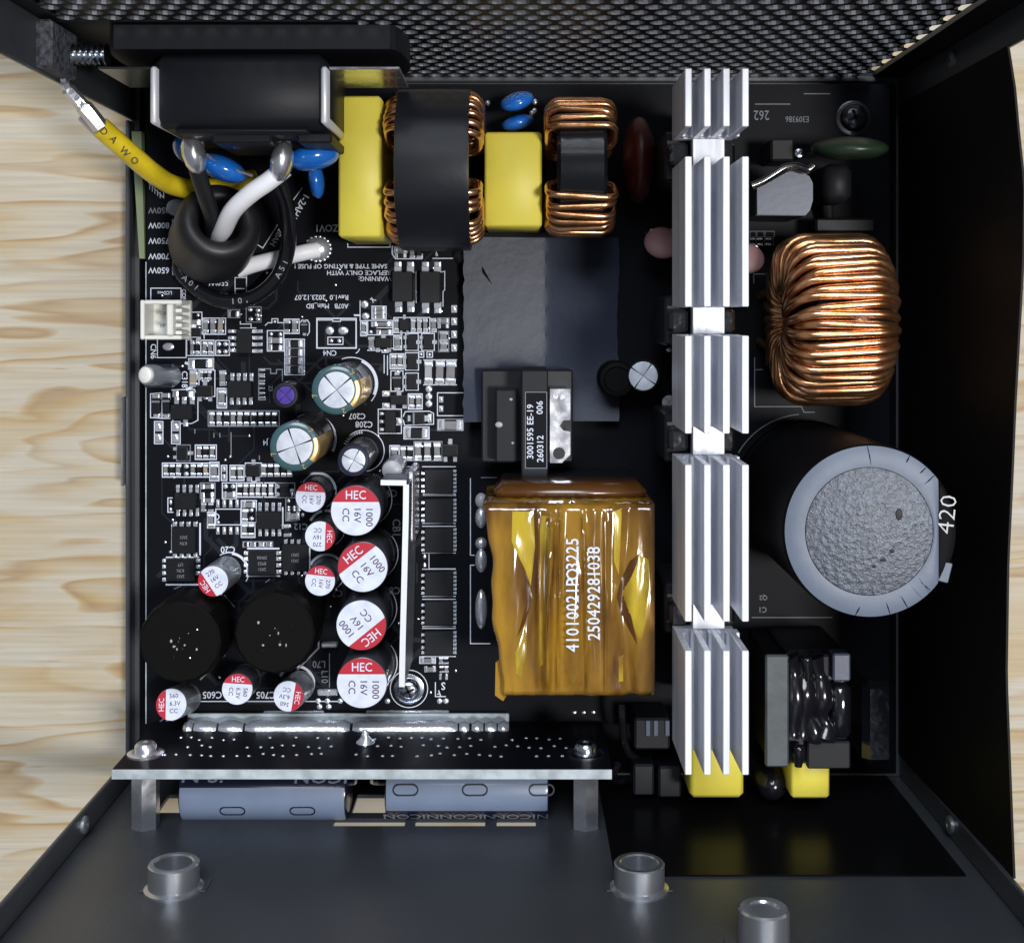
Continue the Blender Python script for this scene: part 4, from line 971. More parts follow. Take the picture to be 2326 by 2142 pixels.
# ================================================================== RED / WHITE POLYMER CAPACITORS
def sector_lid(r, z, chord, side, n=48):
    """part of a disc above (side=+1) or below (-1) the chord line y = chord"""
    a = math.asin(chord/r); pts = []
    if side > 0: a0, a1 = a, math.pi-a
    else: a0, a1 = math.pi-a, 2*math.pi+a
    for i in range(n+1):
        t = a0+(a1-a0)*i/n; pts.append((r*math.cos(t), r*math.sin(t)))
    return pts
def polymer_cap(px, py, rpx, h, rot, lines, label, group, zb=0.0, can='can_dark', textk=1.0, base=None):
    top = P(px, py, h); r = rpx*(CAM_H-h)/F_PX
    b = Vector((top.x, top.y, zb)) if base is None else P(base[0], base[1], zb)
    ax = (top-b); H = ax.length
    t = thing('polymer_capacitor', label, 'capacitor', tuple(b), group)
    q = Vector((0,0,1)).rotation_difference(ax.normalized())
    mb = MB(); mb.lathe([(r*.93, .05), (r, .35), (r, 1.1), (r*.94, 1.35), (r*.94, 1.7), (r, 1.95), (r, H-.45), (r*.985, H-.15), (r*.93, H)], b, ax, 40)
    mb.build('can', M_[can], t, True)
    Rz = q.to_matrix().to_4x4() @ Matrix.Rotation(math.radians(rot), 4, 'Z')
    Mx = Matrix.Translation(top) @ Rz
    chord = r*.34
    mb = MB(); mb.prism(sector_lid(r*.965, 0, chord, -1), 0.0, .05, M=Mx); mb.build('lid', M_['lid_white'], t)
    mb = MB(); mb.prism(sector_lid(r*.965, 0, chord, 1), 0.0, .05, M=Mx); rd = mb.build('red_mark', M_['red'], t)
    eul = Rz.to_euler()
    def put(s, u, v, cap, up, m, sx=.9):
        c = Mx @ Vector((u, v, .065)); e = (Rz @ Matrix.Rotation(math.radians(up), 4, 'Z')).to_euler()
        text(s, tuple(c), cap, 0, m, t, sx, .008, 'lid_print', M=e)
    put('HEC', 0, r*.60, r*.34*textk, 0, M_['lid_white'], .88)
    n = len(lines)
    for i, s in enumerate(lines):
        put(s, r*(.52-.46*i), -r*.26+ (r*.02 if len(s) > 3 else r*.10), r*.27*textk, -90, M_['dark_ink'], 1.0)
    return t
L3 = ('1000', '16V', 'CC')
G1 = 'large red and white capacitors'
polymer_cap(808, 1160, 58, 14, 0, L3, 'large red and white capacitor, topmost of the column of four', G1)
polymer_cap(824, 1288, 58, 14, 38, L3, 'large red and white capacitor second from top, its red part turned upper left', G1)
polymer_cap(820.5, 1420, 58, 14, -141, L3, 'large red and white capacitor third from top, its red part turned lower right', G1)
polymer_cap(822, 1551, 58.5, 14, 0, L3, 'large red and white capacitor, lowest of the column, beside the screw', G1)
G2 = 'small red and white capacitors'
S3 = ('270', '16V', 'CC'); S4 = ('560', '6.3V', 'CC')
polymer_cap(705.5, 1129, 35, 9.5, -3, S3, 'small red and white capacitor left of the topmost large one', G2)
polymer_cap(727, 1218, 35, 9, -92, S3, 'small red and white capacitor with red part to the right, middle of three', G2)
polymer_cap(727, 1319, 35, 9.5, -6, S3, 'small red and white capacitor left of the third large one, lowest of three', G2)
polymer_cap(484, 1320, 35.5, 9.5, 124, S3, 'small red and white capacitor standing alone under the C20 print', G2, can='can', base=(516, 1296))
polymer_cap(389, 1600, 36, 9.5, 92, S4, 'small red and white capacitor at the lower left board corner', G2, can='can', base=(424, 1585))
polymer_cap(539, 1565, 35.5, 9.5, -4, S4, 'small red and white capacitor between the two round black chokes at the bottom', G2, base=(560, 1540))
polymer_cap(655, 1581, 35, 9.5, -99, S4, 'small red and white capacitor under the right round black choke', G2, can='can', base=(682, 1556))

# ================================================================== ELECTROLYTICS WITH SCORED LIDS
def scored_lid(t, c, Rz, r, m, cross=45):
    mb = MB()
    for s in range(4):
        a0 = math.radians(cross+90*s+3); a1 = math.radians(cross+90*s+87)
        pts = [(0.05*math.cos((a0+a1)/2), .05*math.sin((a0+a1)/2), -.02)]
        for i in range(9):
            a = a0+(a1-a0)*i/8; pts.append((r*math.cos(a), r*math.sin(a), .0))
        rm = [(r*.5*math.cos(a0+(a1-a0)*i/8), r*.5*math.sin(a0+(a1-a0)*i/8), .10*(1 if s % 2 else .5)) for i in range(9)]
        vs_ = pts+rm; fs = []
        for i in range(8):
            fs.append((0, 10+i, 11+i)); fs.append((10+i, 1+i, 2+i, 11+i))
        M = Matrix.Translation(c) @ Rz
        mb.add([M @ Vector(p) for p in vs_], fs)
    mb.build('lid', M_[m], t, True, 25)
def electrolytic(px, py, r_out, r_lid, h, label, sleeve, ring, lid='alu_top', base=None, cross=45, stripe=None, group=None, mark=None):
    top = P(px, py, h); r = r_out*(CAM_H-h)/F_PX; rl = r_lid*(CAM_H-h)/F_PX
    b = Vector((top.x, top.y, 0)) if base is None else P(base[0], base[1], 0)
    ax = top-b; H = ax.length; q = Vector((0,0,1)).rotation_difference(ax.normalized()).to_matrix().to_4x4()
    t = thing('electrolytic_capacitor', label, 'capacitor', tuple(b), group)
    mb = MB(); mb.lathe([(r*.95, .1), (r, .5), (r, 1.6), (r*.93, 2.0), (r*.93, 2.5), (r, 2.9), (r, H-.5), (r*.98, H-.22)], b, ax, 40, cap1=False)
    o = mb.build('sleeve', M_[sleeve], t, True)
    mb = MB(); mb.lathe([(r*.985, H-.24), (r*.93, H-.02), (rl+.12, H+.02), (rl, H-.12)], b, ax, 40, cap0=False, cap1=False); mb.build('sleeve_rim', M_[ring], t, True)
    mb = MB(); mb.lathe([(rl+.05, H-.3), (rl+.02, H-.17)], b, ax, 32); mb.build('can_top', M_['chip'], t)
    scored_lid(t, top - ax.normalized()*.10, q, rl*.985, lid, cross)
    if stripe:
        mb = MB(); vs_ = []; fs = []; n = 10
        for i in range(n+1):
            a = math.radians(stripe[0]+(stripe[1]-stripe[0])*i/n)
            for rr, hh in ((rl+.16, H+.045), (r*.935, H+.005), (r*.99, H-.22), (r+.03, H-.6), (r+.03, 3.2)):
                vs_.append(b + q @ Vector((rr*math.cos(a), rr*math.sin(a), hh)))
        for i in range(n):
            for j in range(4): fs.append((i*5+j, i*5+j+1, i*5+j+6, i*5+j+5))
        mb.add(vs_, fs); mb.build('gold_stripe', M_['gold'], t, True)
        for aa, s in ((stripe[1]+22, '7'), (stripe[0]-25, '2'), (stripe[0]-120, '7')):
            a = math.radians(aa); rr = (rl+r)/2+.05
            text(s, tuple(b + q @ Vector((rr*math.cos(a), rr*math.sin(a), H+.07))), .9, aa-90, M_['gold'], t, 1.0, .01, 'rim_print')
    return t
electrolytic(764, 886, 57, 42, 19, 'tall capacitor with teal rim and gold stripe, the upper of two', 'sleeve_brown', 'teal', stripe=(-45, 25), cross=40, group='teal rimmed capacitors')
electrolytic(669, 1014, 57, 42, 19, 'tall capacitor with teal rim and gold stripe, the lower left of two', 'sleeve_brown', 'teal', stripe=(-40, 22), cross=20, group='teal rimmed capacitors')
electrolytic(803, 1046, 37, 27, 15, 'small black sleeved capacitor with silver lid beside the C208 print', 'can_dark', 'sleeve_navy', cross=62)
electrolytic(648, 898, 30, 21, 8, 'tiny black capacitor with a purple lid near the teal rimmed ones', 'black_plastic', 'black_plastic', lid='purple')
electrolytic(1461, 854, 36, 33, 10, 'small dark capacitor with silver scored lid left of the heatsink', 'can_dark', 'black_plastic', base=(1468, 852), cross=55)
electrolytic(1520, 914, 18, 16, 7, 'very small grey topped capacitor tucked against the heatsink', 'black_plastic', 'chip_grey', lid='glue')
# C318: small can leaning out to the left
b = P(398, 855, 0); top = P(329, 852, 7.5); ax = top-b; H = ax.length
t = thing('leaning_capacitor', 'small pale blue can capacitor leaning over the left board edge by C318', 'capacitor', tuple(b))
mb = MB(); mb.lathe([(1.75, .3), (1.95, .7), (1.95, H-.8), (1.8, H-.4)], b, ax, 28); can_ = mb.build('can', M_['can'], t, True)
mb = MB(); mb.lathe([(1.45, H-.45), (1.5, H), (1.25, H+.25), (.5, H+.36)], b, ax, 24); mb.build('white_cap', M_['white_plastic'], t, True)
for f_ in (.35, .62):
    mb = MB(); c = b+ax*f_+Vector((0,0,1.72)); mb.lathe([(.55, 0), (.55, .32), (.3, .32), (.3, .2)], c, (-.3,0,1), 14, cap1=False); mb.build('minus_mark', M_['sleeve_navy'], t)
for s in (-1, 1):
    mb = MB(); c = b+ax*.5; mb.box(-2.6, s*1.55, -1.4, 2.6, s*2.15, 1.5, bev=.3, M=Matrix.Translation(c)); mb.build('sleeve', M_['sleeve_navy'], t)

# ================================================================== BULK CAPACITOR
HB = 45.0; top = P(1977, 1207, HB); rb = 199*(CAM_H-HB)/F_PX
t = thing('bulk_capacitor', 'very large black mains capacitor with pale grey ring and pitted lid, marked 420', 'capacitor', (top.x, top.y, 0))
b = Vector((top.x, top.y, 0))
mb = MB(); mb.lathe([(rb*.97, .1), (rb, .8), (rb, 3), (rb*.95, 3.6), (rb*.95, 4.4), (rb, 5), (rb, HB-1.0), (rb*.992, HB-.5), (rb*.972, HB-.18)], b, (0,0,1), 72)
mb.build('sleeve', M_['sleeve_bulk'], t, True)
kz = (CAM_H-HB)/F_PX; ri = 146*kz; off = -12*kz; chord = (2133-1977)*kz
def annulus(side):
    """top of the sleeve: pale part left of a straight cut, dark part right of it"""
    vs_ = []; fs = []; n = 96
    for i in range(n+1):
        a = 2*math.pi*i/n
        vs_.append((a,))
    P3 = []
    for i in range(n):
        a = 2*math.pi*i/n; ox, oy = rb*.975*math.cos(a), rb*.975*math.sin(a); ix, iy = ri*math.cos(a)+off*.2, ri*math.sin(a)
        if side < 0: ox = min(ox, chord); ix = min(ix, chord)
        else: ox = max(ox, chord); ix = max(ix, chord)
        zo = HB-.16; zi = HB-.05
        P3 += [(top.x+ox, top.y+oy, zo), (top.x+(ox*.6+ix*.4), top.y+(oy*.6+iy*.4), HB+.12+.02*math.sin(i*.6)), (top.x+ix, top.y+iy, zi)]
    for i in range(n):
        j = (i+1) % n
        xs_ = [P3[3*i][0], P3[3*j][0], P3[3*i+2][0], P3[3*j+2][0]]
        if side > 0 and max(xs_)-top.x <= chord+1e-6: continue
        fs += [(3*i, 3*j, 3*j+1, 3*i+1), (3*i+1, 3*j+1, 3*j+2, 3*i+2)]
    m = MB(); m.add(P3, fs); return m
annulus(-1).build('pale_ring', M_['bulk_grey'], t, True, 60)
mb = annulus(1)
if mb.f: mb.build('dark_ring', M_['sleeve_bulk'], t, True, 60)
mb = MB(); mb.lathe([(ri*1.0, HB-.5), (ri*.99, HB-.02), (ri*.96, HB+.02), (0.01, HB+.03)], (top.x+off*.2, top.y, 0), (0,0,1), 64, cap1=False)
mb.build('pitted_lid', M_['bulk_lid'], t, True)
for (px, py, rx, ry) in ((2042, 1168, 1.3, 2.1), (2026, 1252, .9, .7), (1985, 1287, .8, .4), (2006, 1272, 1.2, .6)):
    p = P(px, py, HB); mb = MB(); mb.dome((p.x, p.y, HB+.0), rx*.5, ry*.5, .09, 10, 2); mb.build('lid_pit', M_['chip'], t)
for aa, l0, l1 in ((-62, .80, .97), (-55, .78, .97), (-48, .80, .96), (-41, .76, .97), (-36, .82, .97), (42, .80, .97), (38, .74, .96), (50, .82, .97), (64, .86, .97), (92, .76, .97), (-100, .84, .97), (-78, .80, .97)):
    a = math.radians(aa+random.uniform(-3, 3)); b2 = a+random.uniform(-.05, .05)
    q0 = (top.x+rb*l0*math.cos(a), top.y+rb*l0*math.sin(a)); q1 = (top.x+rb*l1*math.cos(b2), top.y+rb*l1*math.sin(b2))
    if max(q0[0], q1[0])-top.x > chord: continue
    mb = MB(); mb.tube([(q0[0], q0[1], HB+.0), ((q0[0]+q1[0])/2, (q0[1]+q1[1])/2, HB+.11), (q1[0], q1[1], HB-.12)], [.03, .10, .05], 6); mb.build('sleeve_crease', M_['bulk_grey' if aa % 2 else 'sleeve_bulk'], t)
p = P(2152, 1168, HB); text('420', (p.x, p.y, HB+.26), 2.6, 84, M_['glue'], t, 1.1, -.012, 'sleeve_print')
p = P(2148, 1300, HB); mb = MB(); mb.box(-.95, -1.55, HB-.4, .75, 1.55, HB+.03, M=Matrix.Translation((p.x, p.y, 0)) @ Matrix.Rotation(math.radians(-14), 4, 'Z'), bev=.12); mb.build('pale_bar', M_['bulk_grey'], t)

# ================================================================== HEATSINK
ZH = 45.0; ZHB = 31.0; kh = (CAM_H-ZH)/F_PX
hs = thing('finned_heatsink', 'long silver aluminium heatsink with four fins in five milled sections', 'heatsink', (38, -5, 0))
X0, X1 = (1556-PPX)*kh, (1701-PPX)*kh
segs = ((156, 288), (356, 697), (763, 985), (1056, 1412), (1478, 1760))
tf = 1.05
fx = [X0+tf/2+(X1-X0-tf)*i/3 for i in range(4)]
for (a, b_) in segs:
    ya, yb = -(b_-PPY)*kh, -(a-PPY)*kh
    mb = MB(); mb.box(X0-.0, ya, ZHB-2.6, X1, yb, ZHB, bev=.08); mb.build('base', M_['alu'], hs)
    for x in fx:
        mb = MB(); mb.box(x-tf/2, ya-.001, ZHB+.003, x+tf/2, yb+.001, ZH, bev=.12)
        # shallow foot ribs along the fin
        mb.box(x+tf/2-.02, ya+.01, ZHB+.002, x+tf/2+.55, yb-.01, ZHB+2.6, bev=.1); mb.box(x-tf/2-.55 if x > fx[0] else x-tf/2+.02, ya+.01, ZHB+.002, x-tf/2+.02, yb-.01, ZHB+2.6, bev=.1)
        mb.build('fin', M_['alu'], hs)
for (a, b_) in zip(segs[:-1], segs[1:]):
    ya, yb = -(b_[0]-PPY)*kh, -(a[1]-PPY)*kh
    kb = (CAM_H-ZHB)/F_PX
    mb = MB(); mb.box(fx[1]-.4, ya+.02, ZHB-2.55, fx[2]+1.9, yb-.02, ZHB+.4, bev=.1); mb.build('neck', M_['alu'], hs)
ya, yb = -(1760-PPY)*kh, -(156-PPY)*kh
mb = MB(); mb.box(29.4, ya+1, 1.0, 31.6, yb-1, ZHB-2.62); mb.build('web', M_['alu'], hs)
# black clamped transistors at the milled necks
for i, (py, lab) in enumerate(((322, 'topmost neck'), (730, 'second neck from the top'), (1020, 'third neck from the top'), (1445, 'lowest neck'))):
    y = -(py-PPY)*kh
    tt = thing('clamped_transistor', 'black power transistor clamped under the heatsink at its %s' % lab, 'transistor', (27, y, 1), 'transistors on the heatsink')
    mb = MB(); mb.box(24.9, y-4.2, 8, 29.2, y+4.2, 26.4, bev=.4); mb.build('body', M_['black_plastic'], tt)
    mb = MB(); mb.box(25.3, y-1.9, 26.5, 28.4, y+1.9, 30.2, bev=.6); mb.build('clip', M_['black_gloss'], tt)
    for k in (-2.2, 0, 2.2):
        mb = MB(); mb.box(26.4, y+k-.4, .1, 27.0, y+k+.4, 8); mb.build('lead', M_['tin'], tt)
    mb = MB(); mb.box(31.8, y-3.6, 9, 35.4, y+3.6, 25.5, bev=.4); mb.build('body', M_['black_plastic'], tt)
    mb = MB(); mb.box(33.6, y-1.9, 25.6, 36.2, y+1.9, 30.0, bev=.5); mb.build('clip', M_['black_gloss'], tt)

# ================================================================== CHOKES
def turn_path(cx, cy, cz, th, ro, ri_, hw, jit=0.0, sweep=0.0, rr=2.2, n=5):
    """one wire turn round a ring core whose axis lies along x; th = angle from straight up, towards -y"""
    pts = []
    def add(x, r, t): pts.append(Vector((cx+x, cy - r*math.sin(t), cz + r*math.cos(t))))
    corners = [(-hw, ro), (hw, ro), (hw, ri_), (-hw, ri_)]
    cor = min(rr, hw*.6, (ro-ri_)*.42)
    for k, (x, r) in enumerate(corners):
        sx = 1 if x > 0 else -1; so = 1 if r == ro else -1
        c0 = (x-sx*cor, r-so*cor)
        a0 = {(-1,1): 180, (1,1): 90, (1,-1): 0, (-1,-1): -90}[(sx, so)]
        for i in range(n+1):
            a = math.radians(a0-90*i/n)
            xx, r2 = c0[0]+cor*math.cos(a), c0[1]+cor*math.sin(a)
            f = (xx/hw)*jit
            s = sweep*(1-(r2-ri_)/(ro-ri_))
            add(xx, r2, th+f+s)
    return pts
# --- big copper choke on the right
cz = 16.2; k16 = (CAM_H-cz)/F_PX
cx = (1946-PPX)*(CAM_H-30)/F_PX; cy = 0 - (726-PPY)*(CAM_H-cz)/F_PX
t = thing('copper_choke', 'large round choke wound with bright copper wire right of the heatsink', 'choke', (cx, cy, 0))
mb = MB(); mb.lathe([(5.6, -6.3), (13.2, -6.3), (13.6, -5.8), (13.6, 5.8), (13.2, 6.3), (5.6, 6.3), (5.6, -6.3)], (cx, cy, cz), (1,0,0), 48, cap0=False, cap1=False)
mb.build('ring_core', M_['epoxy'], t, True)
nt = 56
for i in range(nt):
    th = 2*math.pi*(i+.5)/nt + random.uniform(-.012, .012)
    j = -.035+random.uniform(-.03, .03) + (.03 if i in (0, 55) else 0)
    mb = MB(); lay = (i % 2)*.75
    mb.tube(turn_path(cx-.9-lay*.5, cy, cz, th, 14.5+random.uniform(-.16,.16), 3.4-lay*1.3, 8.1+lay*.9+random.uniform(-.2,.2), j, .16+random.uniform(-.07,.07), 4.2), .80, 8, closed=True)
    mb.build('wire_turn', M_['copper'], t, True, 70)
for s in (-1, 1):
    mb = MB(); mb.tube(smooth_path([(cx-7.8, cy+s*5.6, 9), (cx-9.6, cy+s*5.2, 6), (cx-10.6, cy+s*4.2, .2)], 6), .78, 8); mb.build('wire_end', M_['copper'], t, True, 70)
mb = MB(); mb.box(cx-9.5, cy-9, .02, cx+8, cy+9, 1.2, bev=.3); mb.build('base', M_['black_plastic'], t)

# --- open common mode choke (two copper halves, black core)
def choke2(cxp, cyp, cz, R, rw, hw, ang0, step, n, wr, name, label, coremat, core_r):
    cx = (cxp-PPX)*(CAM_H-cz-R)/F_PX; cy = -(cyp-PPY)*(CAM_H-cz)/F_PX
    t = thing(name, label, 'choke', (cx, cy, 0))
    mb = MB(); w2 = core_r[2]
    mb.lathe([(core_r[0], -w2+.5), (core_r[0]+.5, -w2), (core_r[1]-.6, -w2), (core_r[1], -w2+.6), (core_r[1], w2-.6), (core_r[1]-.6, w2), (core_r[0]+.5, w2), (core_r[0], w2-.5), (core_r[0], -w2+.5)], (cx, cy, cz), (1,0,0), 56, cap0=False, cap1=False)
    mb.build('ring_core', M_[coremat], t, True)
    for s in (-1, 1):
        for i in range(n):
            th = s*math.radians(ang0+step*i) + random.uniform(-.02, .02)
            mb = MB(); mb.tube(turn_path(cx, cy, cz, th, R+random.uniform(-.12,.12), rw+random.uniform(-.3,.3), hw+random.uniform(-.25,.25), random.uniform(-.05,.05), s*.12, 2.0), wr, 8, closed=True)
            mb.build('wire_turn', M_['copper'], t, True, 70)
    mb = MB(); mb.box(cx-6, cy-8, .02, cx+6, cy+8, 1.6, bev=.3); mb.build('base', M_['black_plastic'], t)
    return t, cx, cy
choke2(1324, 382, 12.8, 11.9, 5.0, 5.7, 31, 9.6, 13, .62, 'common_mode_choke', 'standing choke with two copper halves and bare black top between yellow box and maroon capacitor', 'epoxy', (6.3, 11.3, 4.3))
t, cx, cy = choke2(980, 384, 15.3, 13.0, 5.2, 7.9, 24, 8.6, 14, .62, 'taped_choke', 'big choke wrapped in a wide black tape band between the two yellow boxes', 'epoxy', (7.0, 12.3, 5.6))
# tape band round the outside: flattened facets
prof = []; zc = 15.3
facets = [(-146, 13.9), (-112, 14.4), (-98, 14.6), (-66, 14.3), (-58, 14.4), (-34, 14.4), (-27, 14.55), (0, 14.15), (24, 14.6), (32, 14.45), (50, 14.3), (72, 14.5), (92, 14.5), (112, 14.4), (146, 13.9)]
vs_ = []; fs = []
for a, r in facets:
    a = math.radians(a)
    for x, rr in ((-6.25, r-.5), (-6.15, r-.05), (-5.6, r), (0, r+.06), (5.6, r), (6.15, r-.05), (6.25, r-.5)):
        vs_.append((cx+x, cy-rr*math.sin(a), zc+rr*math.cos(a)))
m = 7
for i in range(len(facets)-1):
    for j in range(m-1): fs.append((i*m+j, i*m+j+1, (i+1)*m+j+1, (i+1)*m+j))
mb = MB(); mb.add(vs_, fs); mb.build('tape_band', M_['tape'], t, True, 27)
# dark ragged glue at the foot of the taped choke
p = P(1075, 580, 0); mb = MB()
for (px, py, rx, ry, h) in ((1070, 578, 3.6, 2.6, 1.8), (1100, 585, 3.0, 2.0, 1.2), (1085, 600, 1.6, 2.4, .8)):
    q = P(px, py, 0); mb.dome((q.x, q.y, .12), rx, ry, h, 18, 4)
tag(mb.build('glue_patch', M_['rubber'], org=tuple(p), smooth=True), 'dark lump of glue below the taped choke on the grey sheet', 'glue')

# --- two round black chokes, lower left
for (px, py, rp, lab, hgt) in ((409, 1459, 98, 'round black potted choke at the lower left board corner', 14), (623, 1439, 97, 'round black potted choke right of the corner one', 14)):
    c = P(px, py, hgt); r = rp*(CAM_H-hgt)/F_PX
    t = thing('potted_choke', lab, 'choke', (c.x, c.y, 0), 'round black chokes')
    mb = MB(); mb.lathe([(r*.80, .1), (r*.84, 2.0)], (c.x, c.y, 0), (0,0,1), 8, phase=math.pi/8); mb.build('base', M_['black_gloss'], t)
    mb = MB(); mb.lathe([(r*.80, 2.02), (r*.93, 2.6), (r*.99, 4.5), (r, 6), (r, hgt-2.4), (r*.985, hgt-1.2), (r*.95, hgt-.3), (r*.90, hgt), (.01, hgt-.05)], (c.x, c.y, 0), (0,0,1), 16, cap1=False)
    mb.build('shell', M_['choke_shell'], t, True, 15)
    for k in range(13):
        u, v = random.uniform(-.42, .42)*r, random.uniform(-.40, .40)*r
        mb = MB(); mb.dome((c.x+u, c.y+v, hgt-.08), .16+.12*random.random(), .22+.2*random.random(), .25, 8, 2); mb.build('surface_speck', M_['glue' if k % 3 == 0 else 'black_gloss'], t)  # specks stand in for scattered glints on the black shell

# ================================================================== TRANSFORMERS
# --- small EE-19 transformer
hT = 15.0
def CX(x, y, z): return P(*ZC(x, y), z)
a, b_ = CX(505, 1820, hT), CX(693, 1050, hT)
t = thing('small_transformer', 'small black transformer with white number label and one silver side', 'transformer', ((a.x+b_.x)/2, (a.y+b_.y)/2, 0))
mb = MB(); mb.box(a.x, a.y, .1, b_.x, b_.y, hT, bev=.25); core = mb.build('core', M_['chip_grey'], t)
p0, p1 = CX(532, 1738, hT), CX(686, 1202, hT)
mb = MB(); mb.box(p0.x, p0.y, hT+.003, p1.x, p1.y, hT+.05); lab = mb.build('label', M_['pcb'], t)
mb = MB()
for (u0, v0, u1, v1) in ((p0.x, p1.y-.12, p1.x, p1.y), (p0.x, p0.y, p1.x, p0.y+.12), (p0.x, p0.y+.12, p0.x+.12, p1.y-.12), (p1.x-.12, p0.y+.12, p1.x, p1.y-.12)): mb.box(u0, v0, hT+.052, u1, v1, hT+.07)
tag(mb.build('label_border', M_['silk_dim'], lab), kind='stuff')
c = CX(570, 1480, hT); text('3001595 EE-19', (c.x, c.y, hT+.075), 1.12, 90, M_['silk'], lab, 1.0, .01)
c = CX(640, 1600, hT); text('260312', (c.x, c.y, hT+.075), 1.12, 90, M_['silk'], lab, 1.0, .01)
c = CX(636, 1312, hT); text('006', (c.x, c.y, hT+.075), 1.12, 90, M_['silk'], lab, 1.0, .01)
a, b_ = CX(225, 1700, 8), CX(868, 1050, 8)
mb = MB(); mb.box(a.x, a.y, .1, b_.x, b_.y, 7.0, bev=.3); mb.build('bobbin', M_['black_plastic'], t)
a, b_ = CX(322, 1698, 11.5), CX(482, 1182, 11.5)
mb = MB(); mb.box(a.x, a.y, 7.0, b_.x, b_.y, 11.5, bev=.35); mb.build('winding_cover', M_['chip_grey'], t)
for (x, y, rr) in ((433, 1255, .35), (350, 1432, .7), (445, 1560, .3)):
    q = CX(x, y, 11.5); mb = MB(); mb.dome((q.x, q.y, 11.48), rr, rr*.8, .2, 10, 2); mb.build('surface_speck', M_['glue'], t)
pts = [(706,1182), (848,1182), (848,1400), (800,1400), (772,1440), (800,1472), (848,1480), (848,1640), (790,1698), (706,1698)]
poly = [(CX(x, y, 11).x, CX(x, y, 11).y) for x, y in pts][::-1]
mb = MB(); mb.prism(poly, 7.0, 11.2); mb.build('silver_plate', M_['tin'], t)
for (x, y, rr) in ((770, 1632, 1.1), (745, 1232, .5), (792, 1240, .45)):
    q = CX(x, y, 11.2); mb = MB(); mb.lathe([(rr, 11.15), (rr, 11.26)], (q.x, q.y, 0), (0,0,1), 16); mb.build('rivet', M_['black_plastic' if rr > 1 else 'solder'], t)
# --- main transformer in amber tape
ZT_ = 33.0
def TP(x, y, z=ZT_): return P(1050+x*.3247, 1050+y*.3247, z)
a, b_ = TP(205, 1655), TP(1355, 300)
t = thing('main_transformer', 'big transformer wrapped in crinkled glossy amber tape with white numbers', 'transformer', ((a.x+b_.x)/2, (a.y+b_.y)/2, 0))
x0, x1, y0, y1 = a.x, b_.x, a.y, b_.y; W = x1-x0; Lh = y1-y0
def fold(u, v):
    """height of the crinkled tape, u across (0..1), v from bottom to top (0..1)"""
    g = lambda c, w, h: h*math.exp(-((u-c)/w)**2)
    z = 0
    t_ = lambda c, w, h: h*max(0, 1-abs(u-c)/w)**1.3
    ev = min(1, min(v, 1-v)/.10); ev = ev*ev*(3-2*ev)
    z += t_(.40+.02*v, .028, 1.1)*ev + t_(.585-.03*v, .022, .9)*ev + t_(.28, .02, .7)*ev + t_(.695, .018, .8)*ev
    z += ev*g(.335+.03*v, .026, 2.1)*(.55+.45*math.sin(math.pi*min(1, v*1.05)))
    z += ev*g(.505, .05, 1.5)*(0.6+.4*math.sin(5*v)) + g(.62, .035, .5)
    z += g(.13, .10, .55)*math.sin(math.pi*v) - g(.22, .05, .7)*math.sin(math.pi*v)**2
    z += g(.73, .025, .9)*max(0, 1-abs(v-.5)*1.6)
    z -= g(.80+.10*abs(v-.5), .035, .8)
    z += g(.93, .06, .35)*math.sin(6*v)
    z += ev*.06*math.sin(31*u+2.2*v)+.06*math.sin(57*u-5*v+2*math.sin(7*v))+.09*math.sin(9*v+14*u*u)*math.sin(5*v+3*u)
    e = min(v, 1-v); z -= .9*max(0, 1-e/.035)**2
    e = min(u, 1-u); z -= .7*max(0, 1-e/.03)**2
    return z
nx, ny = 110, 90; vs_ = []; fs = []
for j in range(ny+1):
    v = j/ny
    for i in range(nx+1):
        u = i/nx
        xx = x0+W*u
        if u < .14: xx += ((.14-u)/.14)**.7*(1.5-2.6*v+.35*math.sin(11*v)+.15*math.sin(29*v))
        vs_.append((xx, y0+Lh*v, ZT_-1.0+fold(u, v)))
for j in range(ny):
    for i in range(nx):
        q = j*(nx+1)+i; fs.append((q, q+1, q+nx+2, q+nx+1))
# side skirts
ring = [i for i in range(nx+1)] + [(j+1)*(nx+1)-1 for j in range(1, ny+1)] + [ny*(nx+1)+i for i in range(nx-1, -1, -1)] + [j*(nx+1) for j in range(ny-1, 0, -1)]
base0 = len(vs_); nr = len(ring)
for lv, zz in enumerate((22.0, 9.0)):
    for k, i in enumerate(ring):
        x, y, z = vs_[i]; w_ = .25*math.sin(k*.7+lv)
        vs_.append((x+(.3 if x < (x0+x1)/2 else -.3)+w_*.3, y+w_*.4, zz))
for k in range(nr):
    k2 = (k+1) % nr
    fs.append((ring[k], base0+k, base0+k2, ring[k2])); fs.append((base0+k, base0+nr+k, base0+nr+k2, base0+k2))
mb = MB(); mb.add(vs_, fs); tape = mb.build('amber_tape', M_['kapton'], t, True, 50)
mb = MB(); mb.box(x0+1.2, y0+1.0, .1, x1-1.2, y1+2.2, 21, bev=.6); mb.build('core', M_['chip'], t)
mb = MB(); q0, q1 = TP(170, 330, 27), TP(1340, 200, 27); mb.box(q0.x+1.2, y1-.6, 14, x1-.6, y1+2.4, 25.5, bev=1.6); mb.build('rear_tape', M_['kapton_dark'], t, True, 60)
mb = MB(); mb.prism([(TP(x, y, 32).x, TP(x, y, 32).y) for x, y in ((232, 1420), (262, 1400), (300, 1560), (318, 1640), (285, 1690), (228, 1650))][::-1], 29.5, 30.4); mb.build('tape_tail', M_['kapton'], t)
def on_tape(px, py):
    q = TP(px, py); u = min(1, max(0, (q.x-x0)/W)); v = min(1, max(0, (q.y-y0)/Lh)); return Vector((q.x, q.y, ZT_-1.0+fold(u, v)))
